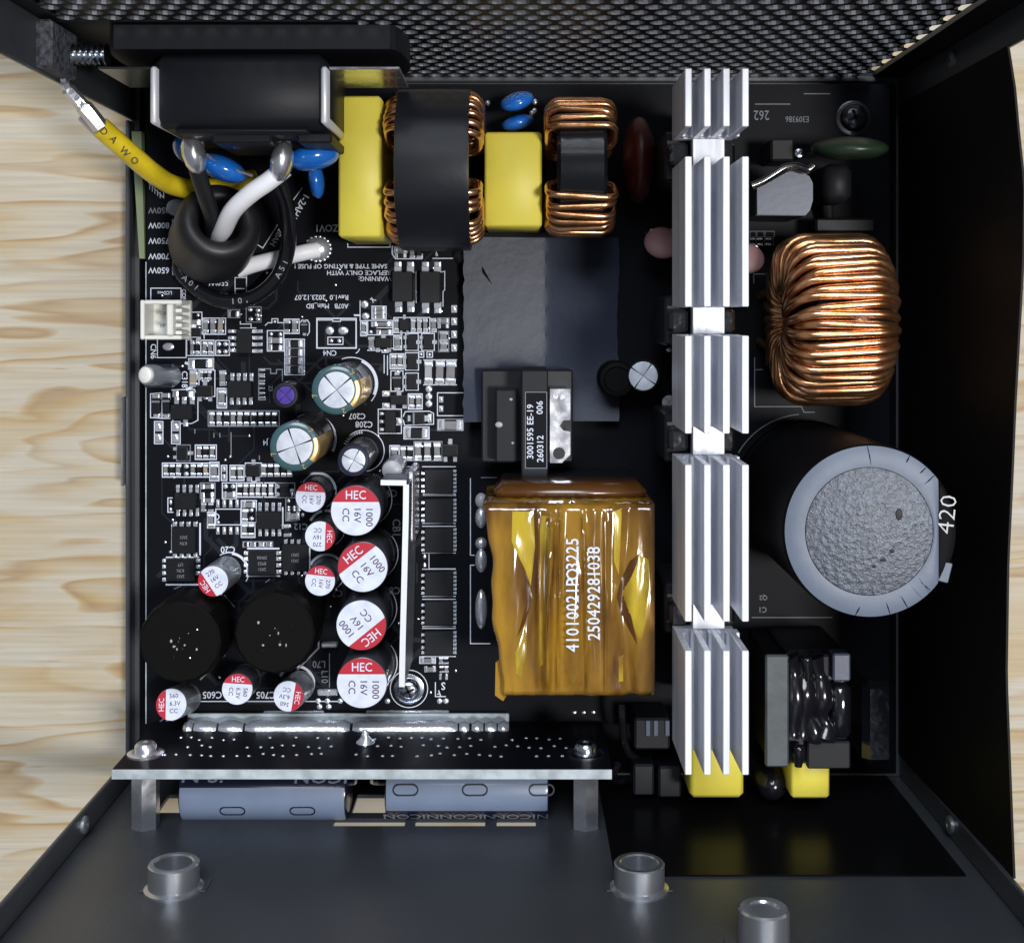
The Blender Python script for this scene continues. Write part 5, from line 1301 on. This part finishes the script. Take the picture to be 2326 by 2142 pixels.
def patch(poly, name, m, lift=.05, n=5):
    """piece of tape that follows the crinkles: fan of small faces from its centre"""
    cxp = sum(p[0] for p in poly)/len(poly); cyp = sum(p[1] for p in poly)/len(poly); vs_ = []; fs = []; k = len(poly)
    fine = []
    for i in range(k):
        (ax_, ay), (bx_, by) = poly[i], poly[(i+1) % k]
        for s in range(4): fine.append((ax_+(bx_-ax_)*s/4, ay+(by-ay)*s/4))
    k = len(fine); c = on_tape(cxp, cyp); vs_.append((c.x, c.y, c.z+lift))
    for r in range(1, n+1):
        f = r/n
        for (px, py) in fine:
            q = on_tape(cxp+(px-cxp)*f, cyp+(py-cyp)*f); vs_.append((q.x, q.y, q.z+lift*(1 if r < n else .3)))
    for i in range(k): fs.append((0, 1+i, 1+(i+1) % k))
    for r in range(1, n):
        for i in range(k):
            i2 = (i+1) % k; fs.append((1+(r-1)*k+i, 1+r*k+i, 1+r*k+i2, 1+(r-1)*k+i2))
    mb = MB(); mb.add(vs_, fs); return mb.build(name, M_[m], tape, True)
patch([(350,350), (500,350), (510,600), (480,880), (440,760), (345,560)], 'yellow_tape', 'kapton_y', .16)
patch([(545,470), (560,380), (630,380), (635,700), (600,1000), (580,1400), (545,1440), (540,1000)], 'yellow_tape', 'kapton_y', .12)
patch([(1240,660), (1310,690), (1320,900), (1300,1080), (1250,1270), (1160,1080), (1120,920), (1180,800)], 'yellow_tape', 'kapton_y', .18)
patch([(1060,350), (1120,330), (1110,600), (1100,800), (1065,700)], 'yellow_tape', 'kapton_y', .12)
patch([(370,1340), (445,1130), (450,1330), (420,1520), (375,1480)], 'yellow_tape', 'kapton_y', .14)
patch([(440,800), (478,890), (492,960), (482,1010), (440,1130), (385,1230), (428,1120), (462,1000), (462,930)], 'dark_seam', 'kapton_dark', .10)
patch([(1250,640), (1200,760), (1125,900), (1105,990), (1160,1130), (1230,1290), (1180,1200), (1110,1060), (1085,950), (1110,850), (1180,700)], 'dark_seam', 'kapton_dark', .12)
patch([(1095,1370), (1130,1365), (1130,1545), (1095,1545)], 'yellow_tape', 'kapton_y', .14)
def tape_text(s, px, py0, py1, cap):
    """lettering that follows the tape, written upwards"""
    n = len(s)
    for i, ch in enumerate(s):
        f = (i+.5)/n; py = py1+(py0-py1)*f; q = on_tape(px, py)
        text(ch, (q.x, q.y, q.z+.22), cap, 90, M_['silk'], tape, .86, .012, 'printed_digit')
tape_text('41010021PO3225', 775, 530, 1320, 2.05); tape_text('250429281038', 925, 590, 1250, 2.05)
# ================================================================== YELLOW BOX CAPACITORS
def box_cap(x0, y0, x1, y1, h, label, m='yellow', bev=.5):
    a, b_ = P(x0, y1, h), P(x1, y0, h)
    t = thing('box_capacitor', label, 'capacitor', ((a.x+b_.x)/2, (a.y+b_.y)/2, 0), 'yellow box capacitors')
    mb = MB(); mb.box(a.x, a.y, .3, b_.x, b_.y, h, bev=bev); mb.build('body', M_[m], t, True, 50)
    for s in (-1, 1):
        mb = MB(); yy = (a.y+b_.y)/2+s*(b_.y-a.y)*.36; mb.box((a.x+b_.x)/2-.35, yy-.35, .0, (a.x+b_.x)/2+.35, yy+.35, .32); mb.build('lead', M_['tin'], t)
    return t
box_cap(768, 218, 866, 540, 22, 'tall narrow yellow box capacitor left of the taped choke')
box_cap(1100, 300, 1231, 516, 17, 'wide yellow box capacitor between the two chokes under the blue discs')
box_cap(1567, 1660, 1690, 1814, 16, 'yellow box capacitor showing below the lower end of the heatsink', bev=.8)
box_cap(1797, 1700, 1885, 1814, 16, 'yellow box capacitor beside the black dome at the lower right')

# ================================================================== DISC CAPACITORS
def disc_cap(px, py, z, rx, thick, rz, tilt, label, m, name='disc_capacitor', group=None, cat='capacitor', legs=True, flat=1.0):
    c = P(px, py, z)
    t = thing(name, label, cat, (c.x, c.y, 0), group)
    Mx = (Euler((math.radians(tilt), 0, math.radians(rz)))).to_matrix()
    mb = MB(); mb.blob(c, (rx, thick/2, rx*flat), 24, 12, M=Mx); mb.build('disc', M_[m], t, True, 80)
    if legs:
        for s in (-1, 1):
            q = c + Mx @ Vector((s*rx*.55, 0, -rx*flat*.8)); mb = MB()
            mb.tube([tuple(q), (q.x, q.y, max(.3, q.z*.4)), (q.x+s*.3, q.y, 0)], .3, 6); mb.build('lead', M_['tin'], t)
    return t
G = 'blue disc capacitors by the chokes'
disc_cap(1174, 231, 9, 3.2, 3.2, 18, 20, 'upper of two blue disc capacitors between the taped and open chokes', 'blue', group=G)
disc_cap(1176, 279, 8, 3.1, 2.8, 14, 10, 'lower of two blue disc capacitors, half behind the wide yellow box', 'blue', group=G)
disc_cap(1504, 552, 8.5, 3.3, 2.6, 0, 62, 'dusty pink disc on the left side of the heatsink', 'pink', group='pink discs')
disc_cap(1700, 588, 12, 2.9, 2.4, 0, 66, 'pink disc peeping out on the right side of the heatsink', 'pink', group='pink discs')
for (px, py) in ((1108, 235), (1215, 232), (1208, 258), (1214, 252)):
    p = P(px, py); place('solder_pad', DOT, board, (p.x, p.y, 0), 0, (1.0, 1.2, 1))
disc_cap(1930, 338, 15, 6.8, 4.2, 0, 8, 'dark green disc standing near the upper right screw', 'green_disc', 'varistor', cat='varistor')
# maroon film capacitor
c = P(1450, 365, 8)
t = thing('film_capacitor', 'dark maroon film capacitor between the open choke and the heatsink', 'capacitor', (c.x, c.y, 0))
mb = MB(); mb.blob(c, (3.0, 8.0, 7.2), 24, 14); mb.build('body', M_['maroon'], t, True, 80)
for s in (-1, 1): mb = MB(); mb.tube([(c.x, c.y+s*6, 3), (c.x, c.y+s*7, 0)], .35, 6); mb.build('lead', M_['tin'], t)

# ================================================================== GREY INSULATING SHEET (upper middle)
z0 = .6
a, b_, m_ = P(1054, 545, 1), P(1404, 545, 1), P(1240, 545, 1)
yb_, yt_ = P(0, 955, 1).y, P(0, 540, 1).y
mb = MB(); vs_ = []; fs = []; nx, ny = 40, 30
for j in range(ny+1):
    y = yb_+(yt_-yb_)*j/ny
    for i in range(nx+1):
        x = a.x+(b_.x-a.x)*i/nx
        if i == 0: x += .12*math.sin(j*1.7)+.10*math.sin(j*3.9)
        if i == nx: x += .2*math.sin(j*.3)+.08*math.sin(j*2.1)
        f = (x-a.x)/(m_.x-a.x)
        z = 3.2-2.6*f if f <= 1 else .6+.75*(f-1)**2+.05*(f-1)
        g_ = max(0, .42-j/ny)/.42; z += 1.9*g_*g_
        z += .03*math.sin(3.1*x+1.3*y)*.5
        vs_.append((x, y, max(.1, z)))
for j in range(ny):
    for i in range(nx): q = j*(nx+1)+i; fs.append((q, q+1, q+nx+2, q+nx+1))
n0 = len(vs_)
mb.add(vs_, fs)
mb.add([(x, y, z-.2) for x, y, z in vs_], [tuple(reversed(f)) for f in fs])
tag(mb.build('grey_insulating_sheet', M_['mica'], org=((a.x+b_.x)/2, (yb_+yt_)/2, .3), smooth=True, angle=6), 'folded slate grey insulating sheet lying in the middle above the small transformer', 'sheet')
# torn flap on the sheet
mb = MB(); pts = [(1090,590), (1096,606), (1118,646), (1104,630), (1092,616), (1087,604)]
mb.prism([(P(x, y, 2).x, P(x, y, 2).y) for x, y in pts][::-1], 2.5, 2.62)
tag(mb.build('torn_flap', M_['film'], org=tuple(P(1105, 615, 2.9))), 'small curled black tear on the grey sheet under the taped choke', 'tear', kind='stuff')

# ================================================================== UPPER RIGHT PARTS
def ZRp(x, y, z): return P(*ZR(x, y), z)
zr = 16
pts = [(275,1405), (272,1110), (340,1095), (420,1060), (520,1000), (600,960), (680,950), (750,970), (815,1010), (850,1080), (850,1260), (820,1360), (775,1410)]
poly = [(ZRp(x, y, zr).x, ZRp(x, y, zr).y) for x, y in pts][::-1]
c = ZRp(560, 1200, 0)
t = thing('relay', 'slate blue topped relay right of the heatsink above the copper choke', 'relay', (c.x, c.y, 0))
mb = MB(); mb.prism(poly, zr-.6, zr); mb.build('top', M_['relay'], t)
mb = MB(); mb.prism([(c.x+(x-c.x)*1.02, c.y+(y-c.y)*1.02) for x, y in poly], .2, zr-.62); mb.build('body', M_['black_plastic'], t)
pt = [ZRp(x, y, 18) for x, y in ((215,1110), (330,1060), (450,985), (560,920), (680,905), (800,940), (860,900))]
mb = MB(); mb.tube(smooth_path([tuple(p) for p in pt], 6), .75, 10)
tag(mb.build('black_wire', M_['black_gloss'], org=tuple(ZRp(560, 950, 0)), smooth=True), 'glossy black wire curling over the slate blue relay', 'wire')
def block(name, label, cat, x0, y0, x1, y1, h, z=None, m='black_plastic', zz=ZR, bev=.4, group=None, zb=.1):
    a = P(*zz(x0, y1), h); b_ = P(*zz(x1, y0), h)
    mb = MB(); mb.box(a.x, a.y, zb, b_.x, b_.y, h, bev=bev)
    return tag(mb.build(name, M_[m], org=((a.x+b_.x)/2, (a.y+b_.y)/2, zb)), label, cat, group)
block('box_fuse', 'dull dark block between the board number print and the relay', 'fuse', 415, 615, 660, 850, 9, m='chip_grey')
c = ZRp(712, 765, 9); t = thing('small_screw_terminal', 'tiny silver screw head beside the dark green disc', 'screw', (c.x, c.y, 0))
mb = MB(); mb.lathe([(.95, 0), (.95, 8.4), (.8, 8.8), (.35, 8.9), (.3, 8.6), (.01, 8.6)], (c.x, c.y, 0), (0,0,1), 18, cap1=False); mb.build('post', M_['steel_screw'], t, True)
# thermistor sleeve below the green disc
c = ZRp(1110, 1080, 12)
t = thing('sleeved_thermistor', 'matt black sleeved thermistor standing below the dark green disc', 'thermistor', (c.x, c.y, 0))
mb = MB(); mb.box(c.x-2.6, c.y-3.4, .2, c.x+2.6, c.y+3.6, 12.5, bev=1.3); mb.build('sleeve', M_['chip_grey'], t, True, 60)
mb = MB(); mb.tube([(c.x, c.y-3, 4), (c.x+.4, c.y-5.2, 3), (c.x+.6, c.y-6, .2)], 1.1, 10); mb.build('lead_sleeve', M_['rubber'], t, True)
block('dark_bracket', 'dark plastic bracket half hidden just above the copper choke', 'bracket', 880, 1440, 1500, 1590, 7, m='chip')
# screws
def pan_screw(px, py, label, m, r=2.9, ring=True, z=0.0):
    c = P(px, py, z)
    t = thing('pan_head_screw', label, 'screw', (c.x, c.y, z), 'board screws')
    mb = MB(); mb.lathe([(r*1.12, .02), (r*1.12, .35), (r, .45)], (c.x, c.y, z), (0,0,1), 32); mb.build('washer', M_[m], t, True)
    mb = MB(); mb.lathe([(r*.86, .46), (r*.84, 1.2), (r*.68, 1.75), (r*.42, 2.0), (.01, 2.05)], (c.x, c.y, z), (0,0,1), 32, cap1=False); mb.build('head', M_[m], t, True)
    for a in (25, 115):
        mb = MB(); M = Matrix.Translation((c.x, c.y, z+1.98)) @ Matrix.Rotation(math.radians(a), 4, 'Z'); mb.box(-r*.5, -r*.09, -.08, r*.5, r*.09, .09, M=M); mb.build('slot', M_['chip'], t)
    return t
pan_screw(1938, 270, 'dark cross head screw at the upper right board corner', 'dark_screw', 3.0)
pan_screw(929, 1564, 'bright blue tinted screw head below the long white metal plate', 'steel_screw', 2.55)

# ================================================================== UPRIGHT METAL PLATE (white L edge)
zp = 20.0
pl = thing('upright_metal_plate', 'thin upright metal plate whose bright top edge forms a long white L', 'plate', tuple(P(935, 1300, 0)))
def plate_run(pts, w, za, zb):
    q = [P(*ZB2(x, y), zp) for x, y in pts]; mb = MB()
    for a, b_ in zip(q[:-1], q[1:]):
        d = Vector((b_.x-a.x, b_.y-a.y)).normalized(); nx_, ny_ = -d.y*w/2, d.x*w/2
        mb.prism([(a.x-nx_, a.y-ny_), (b_.x-nx_, b_.y-ny_), (b_.x+nx_, b_.y+ny_), (a.x+nx_, a.y+ny_)], za, zb)
    return mb
LS = [(870, 188), (868, 400), (856, 900), (846, 1300), (840, 1602)]; SS = [(692, 173), (872, 176)]
plate_run(LS, .85, 1.0, zp-.5).build('long_side', M_['plate_dark'], pl); plate_run(LS, 1.0, zp-.5, zp).build('bright_edge', M_['plate_white'], pl)
plate_run(SS, .75, 1.0, zp-.5).build('short_side', M_['plate_dark'], pl); plate_run(SS, .9, zp-.5, zp+.004).build('bright_edge', M_['plate_white'], pl)
c = P(*ZB2(905, 300), 9); mb = MB(); mb.box(c.x-.5, c.y-7, .2, c.x+.9, c.y+6, 12, bev=.4); mb.build('foot', M_['tin'], pl)
c = P(*ZB2(770, 90), 10); mb = MB(); mb.lathe([(1.9, .1), (2.0, 8.5), (1.8, 9.6), (1.1, 10)], (c.x, c.y, 0), (0,0,1), 20)
tag(mb.build('sleeved_lead', M_['glue'], org=(c.x, c.y, 0), smooth=True), 'pale grey rounded lead cap at the upper end of the white metal plate', 'cap')

# ================================================================== WHITE CONNECTOR
h = 8.0
a, b_ = P(*ZA(228, 708), h), P(*ZA(542, 408), h)
t = thing('white_connector', 'white two pin plastic connector at the left board edge', 'connector', ((a.x+b_.x)/2, (a.y+b_.y)/2, 0))
w = .75
mb = MB(); mb.box(a.x, a.y, .1, b_.x, b_.y, 1.6, bev=.1); mb.build('base', M_['white_plastic'], t)
for (u0, v0, u1, v1) in ((a.x, a.y, a.x+w, b_.y), (a.x+w, a.y, b_.x, a.y+w), (a.x+w, b_.y-w, b_.x, b_.y)):
    mb = MB(); mb.box(u0, v0, 1.6, u1, v1, h, bev=.18); mb.build('wall', M_['white_plastic'], t)
mb = MB(); mb.box(b_.x-2.6, a.y+w, 1.6, b_.x-1.4, b_.y-w, h+.7, bev=.25); mb.build('latch', M_['white_plastic'], t)
for yy in (.36, .66):
    y = a.y+(b_.y-a.y)*yy; mb = MB(); mb.box(b_.x-4.4, y-.3, 1.5, b_.x-3.8, y+.3, 6.6, bev=.1); mb.build('pin', M_['tin'], t)
for i in range(5):
    y = a.y+.9+i*1.35; mb = MB(); mb.box(b_.x-1.3, y, 1.6, b_.x-.1, y+.7, h-.6, bev=.12); mb.build('rib', M_['white_plastic'], t)

# ================================================================== MAINS INLET
zi = 41.0
inlet = thing('mains_inlet', 'black plastic mains inlet socket with silver bracket on the rear panel', 'socket', (-50, 38, 18))
def IX(px): return (px-PPX)*(CAM_H-zi)/F_PX
def IY(py): return -(py-PPY)*(CAM_H-zi)/F_PX
xl, xr = IX(340), IX(745)
mb = MB(); mb.box(xl, IY(290), 18.5, xr, IY(118), zi-.4, bev=1.7); mb.build('housing', M_['inlet'], inlet, True, 60)
mb = MB(); mb.box(xl+3.4, IY(300), 20, xr-3.4, IY(288), zi-1.6, bev=.9); mb.build('housing_nose', M_['inlet'], inlet, True, 60)
mb = MB(); xf0, xf1 = IX(228), IX(916); n = 10; pts = [(xf0+5, IY(108)), (xf1-5, IY(108))]
poly = []
for (ccx, sg) in ((IX(885), 1), (IX(258), -1)):
    for i in range(9):
        th = math.radians(-90+180*i/8) if sg > 0 else math.radians(90+180*i/8)
        poly.append((ccx+ (IX(916)-IX(885))*1.0*math.cos(th), (19+zi)/2+(zi-19)/2*math.sin(th)))
Mf = Matrix(((1,0,0,0), (0,0,1,0), (0,1,0,0), (0,0,0,1)))
mb.prism(poly, IY(112), YR-.4, M=Mf); mb.build('flange', M_['inlet'], inlet)
for s, px in ((-1, 350), (1, 737)):
    x = IX(px); mb = MB(); mb.box(x-.55, IY(283), 22, x+.55, IY(152), zi+.5, bev=.35); mb.build('bracket_leg', M_['plate_white'], inlet, True, 50)
mb = MB(); mb.box(IX(742), IY(153), 22, IX(905), IY(146), zi-2, bev=.12); mb.build('bracket_wing', M_['tin'], inlet)
mb = MB(); mb.box(IX(212), IY(152), 22, IX(344), IY(146), zi-2, bev=.12); mb.build('bracket_wing', M_['dark_screw'], inlet)
for (px0, px1) in ((468, 605), (665, 745)):
    mb = MB(); mb.box(IX(px0), IY(318), 20, IX(px1), IY(294), zi-4, bev=.3); mb.build('terminal_wall', M_['inlet'], inlet)
# solder lugs
for (px, py, lab) in ((440, 350, 'l'), (640, 368, 'r')):
    c = P(px, py, 30); mb = MB(); mb.blob(c, (2.0, 3.5, 2.6), 12, 8, M=Euler((.2, .1, .25 if lab == 'l' else -.2)).to_matrix()); mb.build('solder_lug', M_['tin'], inlet, True, 60)
    mb = MB(); mb.box(c.x-1.5, c.y+1, 28.5, c.x+1.5, IY(296), 29.5, bev=.15); mb.build('terminal', M_['tin'], inlet)
# screw of the earth tag
c = P(200, 126, 36); mb = MB()
pr = []
for i in range(15): pr += [(1.45 if i % 2 else 1.85, i*.45)]
mb.lathe(pr, (c.x-3.2, c.y, 36), (1, 0, 0), 18); t = mb.build('earth_screw', M_['steel_screw'], org=(c.x, c.y, 36), smooth=True, angle=20)
tag(t, 'short blue tinted threaded screw beside the grey woven pad', 'screw')
a, b_ = P(60, 155, 45), P(135, 45, 45)
mb = MB(); mb.box(a.x+.2, a.y, 34, b_.x-1, b_.y, 45.5, bev=.4)
mb.box(a.x-9.0, a.y, 45.6, a.x+.1, b_.y+2.5, 47.5) if False else None
tag(mb.build('woven_pad', M_['felt'], org=((a.x+b_.x)/2, (a.y+b_.y)/2, 34)), 'grey woven pad at the upper left corner of the case', 'pad')

# ================================================================== WIRES
def wire(name, label, pts, r, m, n=12, cat='wire', seg=8):
    q = [tuple(P(x, y, z)) for x, y, z in pts]
    mb = MB(); mb.tube(smooth_path(q, seg), r, n)
    base = min(q, key=lambda p: p[2])
    return tag(mb.build(name, M_[m], org=base, smooth=True), label, cat)
yt = wire('earth_wire', 'yellow sleeved earth wire running from the upper left corner under the inlet', [(226, 288, 32), (265, 323, 29.5), (305, 358, 26.5), (345, 392, 23), (388, 419, 18), (440, 430, 13), (505, 423, 10), (580, 406, 7)], 1.8, 'yellow_tube')
org = ORG[yt.name]
for ch, (x, y, z), r_ in (('D', (236, 300, 33.4), -48), ('A', (258, 318, 32.6), -48), ('W', (284, 346, 31), -48), ('O', (306, 366, 29.2), -46), ('Y', (345, 398, 23.6), -35), ('-', (362, 410, 21.6), -30), ('8', (382, 420, 19), -25)):
    p = P(x, y, z); text(ch, tuple(p), 1.15, r_, M_['black_ink'], yt, 1.0, 0)
# crimped ring terminal
t = thing('crimp_terminal', 'silver crimp terminal on the end of the yellow sleeved earth wire', 'terminal', tuple(P(185, 245, 33)))
q = [tuple(P(x, y, z)) for x, y, z in ((143, 178, 37), (152, 200, 36), (180, 232, 34.5), (208, 264, 33.5), (228, 290, 32.5))]
mb = MB(); mb.tube(smooth_path(q, 5), [.5]*3+[.9]*3+[1.15]*6+[1.4]*9, 6); mb.build('barrel', M_['tin'], t)
c = P(207, 283, 32); mb = MB(); M = Matrix.Translation(c) @ Matrix.Rotation(math.radians(-46), 4, 'Z'); mb.box(-2.2, -1.0, -.9, 2.0, .9, .6, bev=.3, M=M); mb.build('crimp', M_['tin'], t)
for k in range(4):
    c = P(160+k*13, 207+k*15, 36.2-k*.6); mb = MB(); M = Matrix.Translation(c) @ Matrix.Rotation(math.radians(-50), 4, 'Z'); mb.box(-.5, -.45, -.1, .5, .45, .35, bev=.1, M=M); mb.build('crimp_rib', M_['solder'], t)
# ferrite sleeve
A = P(476, 560, 4.5); B = P(502, 500, 16.8); ax = B-A; H = ax.length
t = thing('ferrite_core', 'fat black sleeved ferrite ring with a white and a black wire through it', 'ferrite core', tuple(A))
mb = MB(); mb.lathe([(3.5, 0), (6.4, -.1), (7.5, .6), (7.75, 2), (7.6, H-2.8), (7.1, H-1.1), (6.3, H-.15), (5.2, H+.1), (4.3, H-.2), (3.7, H-1.2), (3.4, 0)], A, ax, 44, cap0=False, cap1=False)
mb.build('sleeve', M_['rubber'], t, True, 60)
wire('white_wire', 'thick white sleeved wire from the inlet down into the ferrite core', [(648, 382, 29), (610, 412, 29), (570, 440, 28), (530, 478, 25), (508, 520, 19), (494, 545, 11), (505, 580, 6)], 1.6, 'white_wire')
wire('black_wire', 'short black wire from the left inlet lug into the ferrite core', [(444, 372, 29), (455, 410, 27), (470, 455, 24), (484, 505, 18), (480, 550, 9), (470, 590, 5)], 1.45, 'rubber')
wire('black_wire', 'long black wire looping round the right side of the ferrite core', [(628, 400, 24), (648, 455, 18), (656, 520, 12), (652, 575, 9), (630, 630, 8), (590, 668, 7), (545, 684, 6.5), (490, 680, 6), (440, 650, 5), (408, 610, 4), (420, 560, 3.5)], 1.4, 'black_gloss_plain')
for s_, (x, y, z), r_ in (('A 5 1', (640, 612, 9.9), 62), ('1 0 1', (545, 684, 8.0), 5), ('A 0 1', (432, 643, 6.6), -40)):
    text(s_, tuple(P(x, y, z)), 1.05, r_, M_['glue'], bpy.data.objects['black_wire.002'], 1.1, 0)
wire('white_wire', 'short white wire end soldered to the board right of the ferrite core', [(540, 614, 3), (580, 600, 3.2), (640, 586, 3), (690, 574, 2.6), (722, 568, 1.6)], 1.55, 'white_wire')
p = P(722, 566, 0); mb = MB(); mb.dome((p.x, p.y, 0), 2.5, 2.4, 1.6, 20, 4)
for i in range(14):
    a = math.radians(-120+i*20); mb.dome((p.x+2.4*math.cos(a), p.y+2.3*math.sin(a), 0), .38, .38, .5, 8, 2)
tag(mb.build('solder_blob', M_['solder'], org=tuple(p), smooth=True), 'lumpy silver solder blob at the end of the short white wire', 'solder', kind=None)
# blue capacitors on the inlet terminals
def tilt_disc(px, py, z, r3, rz, label):
    c = P(px, py, z); t = thing('disc_capacitor', label, 'capacitor', tuple(c), 'blue capacitors on the inlet')
    mb = MB(); mb.blob(c, r3, 22, 10, M=Euler((0, .1, math.radians(rz))).to_matrix()); mb.build('disc', M_['blue'], t, True, 80)
    for s in (-.5, .5):
        q = c + Euler((0, 0, math.radians(rz))).to_matrix() @ Vector((s*.6, s*.3, r3[2]*.92)); mb = MB(); mb.dome(tuple(q), .32, .32, .12, 8, 2); mb.build('highlight_bead', M_['blue'], t) if False else None
    return t
tilt_disc(505, 383, 24, (4.4, 2.1, 3.6), -22, 'blue capacitor between the two solder lugs under the inlet')
tilt_disc(422, 340, 20, (2.6, 2.0, 3.0), -60, 'blue capacitor mostly hidden behind the left solder lug')
tilt_disc(712, 358, 25, (4.4, 2.3, 3.4), 10, 'bright blue capacitor right of the inlet against the yellow box')
tilt_disc(718, 408, 13, (1.5, 3.5, 3.0), 8, 'narrow upright blue capacitor below the bright one beside the yellow box')
wire('bare_lead', 'thin silver lead bridging the two blue inlet capacitors', [(470, 352, 27), (500, 372, 27), (540, 388, 26), (575, 400, 26)], .32, 'tin', 8)

# ================================================================== LOWER RIGHT CLUSTER
ZG = zone(1700, 1460, 420/2007)
zg = 22.0
a, b_ = P(*ZG(188, 1350), zg), P(*ZG(440, 135), zg)
t = thing('thermal_plate', 'flat grey thermal plate right of the lower heatsink section', 'plate', ((a.x+b_.x)/2, (a.y+b_.y)/2, 1))
mb = MB(); mb.box(a.x, a.y, zg-1.2, b_.x, b_.y, zg, bev=.3); mb.build('pad', M_['ptfe_grey'], t)
mb = MB(); mb.box(a.x+.8, a.y+.6, 1, b_.x-.2, b_.y-.6, zg-1.22); mb.build('carrier', M_['sleeve_bulk'], t)
a, b_ = P(*ZG(445, 1370), 20), P(*ZG(1110, 120), 20)
t = thing('glued_winding', 'black wound component smeared with glossy glue beside the grey plate', 'transformer', ((a.x+b_.x)/2, (a.y+b_.y)/2, 0))
mb = MB(); mb.box(a.x, a.y, .2, b_.x, b_.y, 17.5, bev=.5); mb.build('body', M_['black_plastic'], t)
q0, q1 = P(*ZG(920, 420), 21), P(*ZG(1110, 118), 21); mb = MB(); mb.box(q0.x, q0.y, 17.4, q1.x, q1.y, 21, bev=.3); mb.build('bobbin_cheek', M_['relay'], t)
q0, q1 = P(*ZG(910, 1060), 20.6), P(*ZG(1130, 455), 20.6); mb = MB(); mb.box(q0.x, q0.y, 17.4, q1.x, q1.y, 20.6, bev=.9); mb.build('winding', M_['black_gloss'], t, True, 60)
q0, q1 = P(*ZG(700, 385), 20), P(*ZG(890, 130), 20); mb = MB(); mb.box(q0.x, q0.y, 17.4, q1.x, q1.y, 20, bev=.4); mb.build('bobbin_cheek', M_['chip_grey'], t)
q0, q1 = P(*ZG(640, 1370), 19), P(*ZG(1110, 1070), 19); mb = MB(); mb.box(q0.x, q0.y, 17.4, q1.x, q1.y, 19, bev=.3); mb.build('bobbin_cheek', M_['chip_grey'], t)
def glue_lump(pts, r, z, parent):
    q = [tuple(P(*ZG(x, y), z)) for x, y in pts]; sm = smooth_path(q, 6); rs = [r*(.85+.22*math.sin(i*.33+r)) for i in range(len(sm))]
    rs[0] *= .4; rs[-1] *= .4
    mb = MB(); mb.tube(sm, rs, 12); mb.build('glue_smear', M_['black_gloss_plain'], parent, True, 80)
glue_lump([(420,135), (470,260), (490,420), (500,640), (480,860), (470,1010)], 2.2, 19.9, t)
glue_lump([(560,150), (580,300), (600,430), (590,620), (580,850), (560,1040)], 2.5, 19.3, t)
glue_lump([(690,130), (740,300), (780,420), (790,600), (780,760), (840,900), (820,1020)], 2.1, 19.4, t)
glue_lump([(470,560), (560,700), (640,800), (700,960), (690,1080)], 1.8, 19.4, t)
glue_lump([(540,1100), (545,1250), (540,1350)], 1.1, 19.4, t)
glue_lump([(620,140), (640,280), (650,420)], 1.0, 21, t)
block('dark_coil', 'black coil body in the shade at the far lower right', 'coil', 1250, 430, 1600, 1340, 13, m='black_gloss', zz=ZG, bev=1.2)
c = P(1750, 1770, 9); t = thing('black_dome', 'glossy black domed component below the grey plate', 'component', (c.x, c.y, 0))
mb = MB(); mb.lathe([(2.9, .1), (2.9, 8.4), (2.7, 10.6), (1.9, 12), (.6, 12.6)], (c.x, c.y, 0), (0,-.06,1), 30); mb.build('body', M_['black_gloss_plain'], t, True, 80)
# dark connectors below the main transformer
ZH_ = zone(1360, 1560, 400/1680)
block('dark_chip_holder', 'dull dark ribbed plastic block left of the lower heatsink section', 'plastic block', 340, 300, 680, 600, 10, m='chip_grey', zz=ZH_)
for i, x in enumerate((470, 545, 655)):
    q0, q1 = P(*ZH_(x-22, 470), 10.3), P(*ZH_(x+22, 320), 10.3); mb = MB(); mb.box(q0.x, q0.y, 10.0, q1.x, q1.y, 10.35, bev=.1)
    o = mb.build('rib', M_['relay'], bpy.data.objects['dark_chip_holder'])
block('dark_plug', 'black plug housing near the front panel, left one of a pair', 'plug', 330, 740, 530, 1040, 8, m='black_plastic', zz=ZH_, group='black plug housings')
block('dark_plug', 'black plug housing near the front panel, the one nearer the yellow box', 'plug', 570, 760, 790, 1060, 8, m='black_plastic', zz=ZH_, group='black plug housings')
for k, pts in enumerate((((1412, 1600, 8), (1413, 1640, 8.5), (1420, 1690, 7), (1440, 1720, 4), (1500, 1735, 2)), ((1404, 1735, 9), (1394, 1758, 8), (1402, 1772, 5), (1432, 1770, 2)))):
    wire('thin_black_wire', 'thin glossy black wire curving %s' % ('below the amber transformer' if k == 0 else 'beside the right hex standoff'), pts, .7, 'black_gloss_plain', 8)

c = P(1402, 862, 9); t = thing('black_capacitor', 'dull black round capacitor just left of the small silver lidded one', 'capacitor', (c.x, c.y, 0))
mb = MB(); mb.lathe([(3.1, .1), (3.3, .6), (3.3, 8.4), (3.1, 8.9), (2.4, 9.0), (2.2, 8.8), (.01, 8.8)], (c.x, c.y, 0), (0,0,1), 30, cap1=False); mb.build('can', M_['choke_shell'], t, True)
for s in (-1, 1): mb = MB(); mb.box(c.x+s*1.2-.3, c.y-.3, 0, c.x+s*1.2+.3, c.y+.3, .12); mb.build('lead', M_['tin'], t)
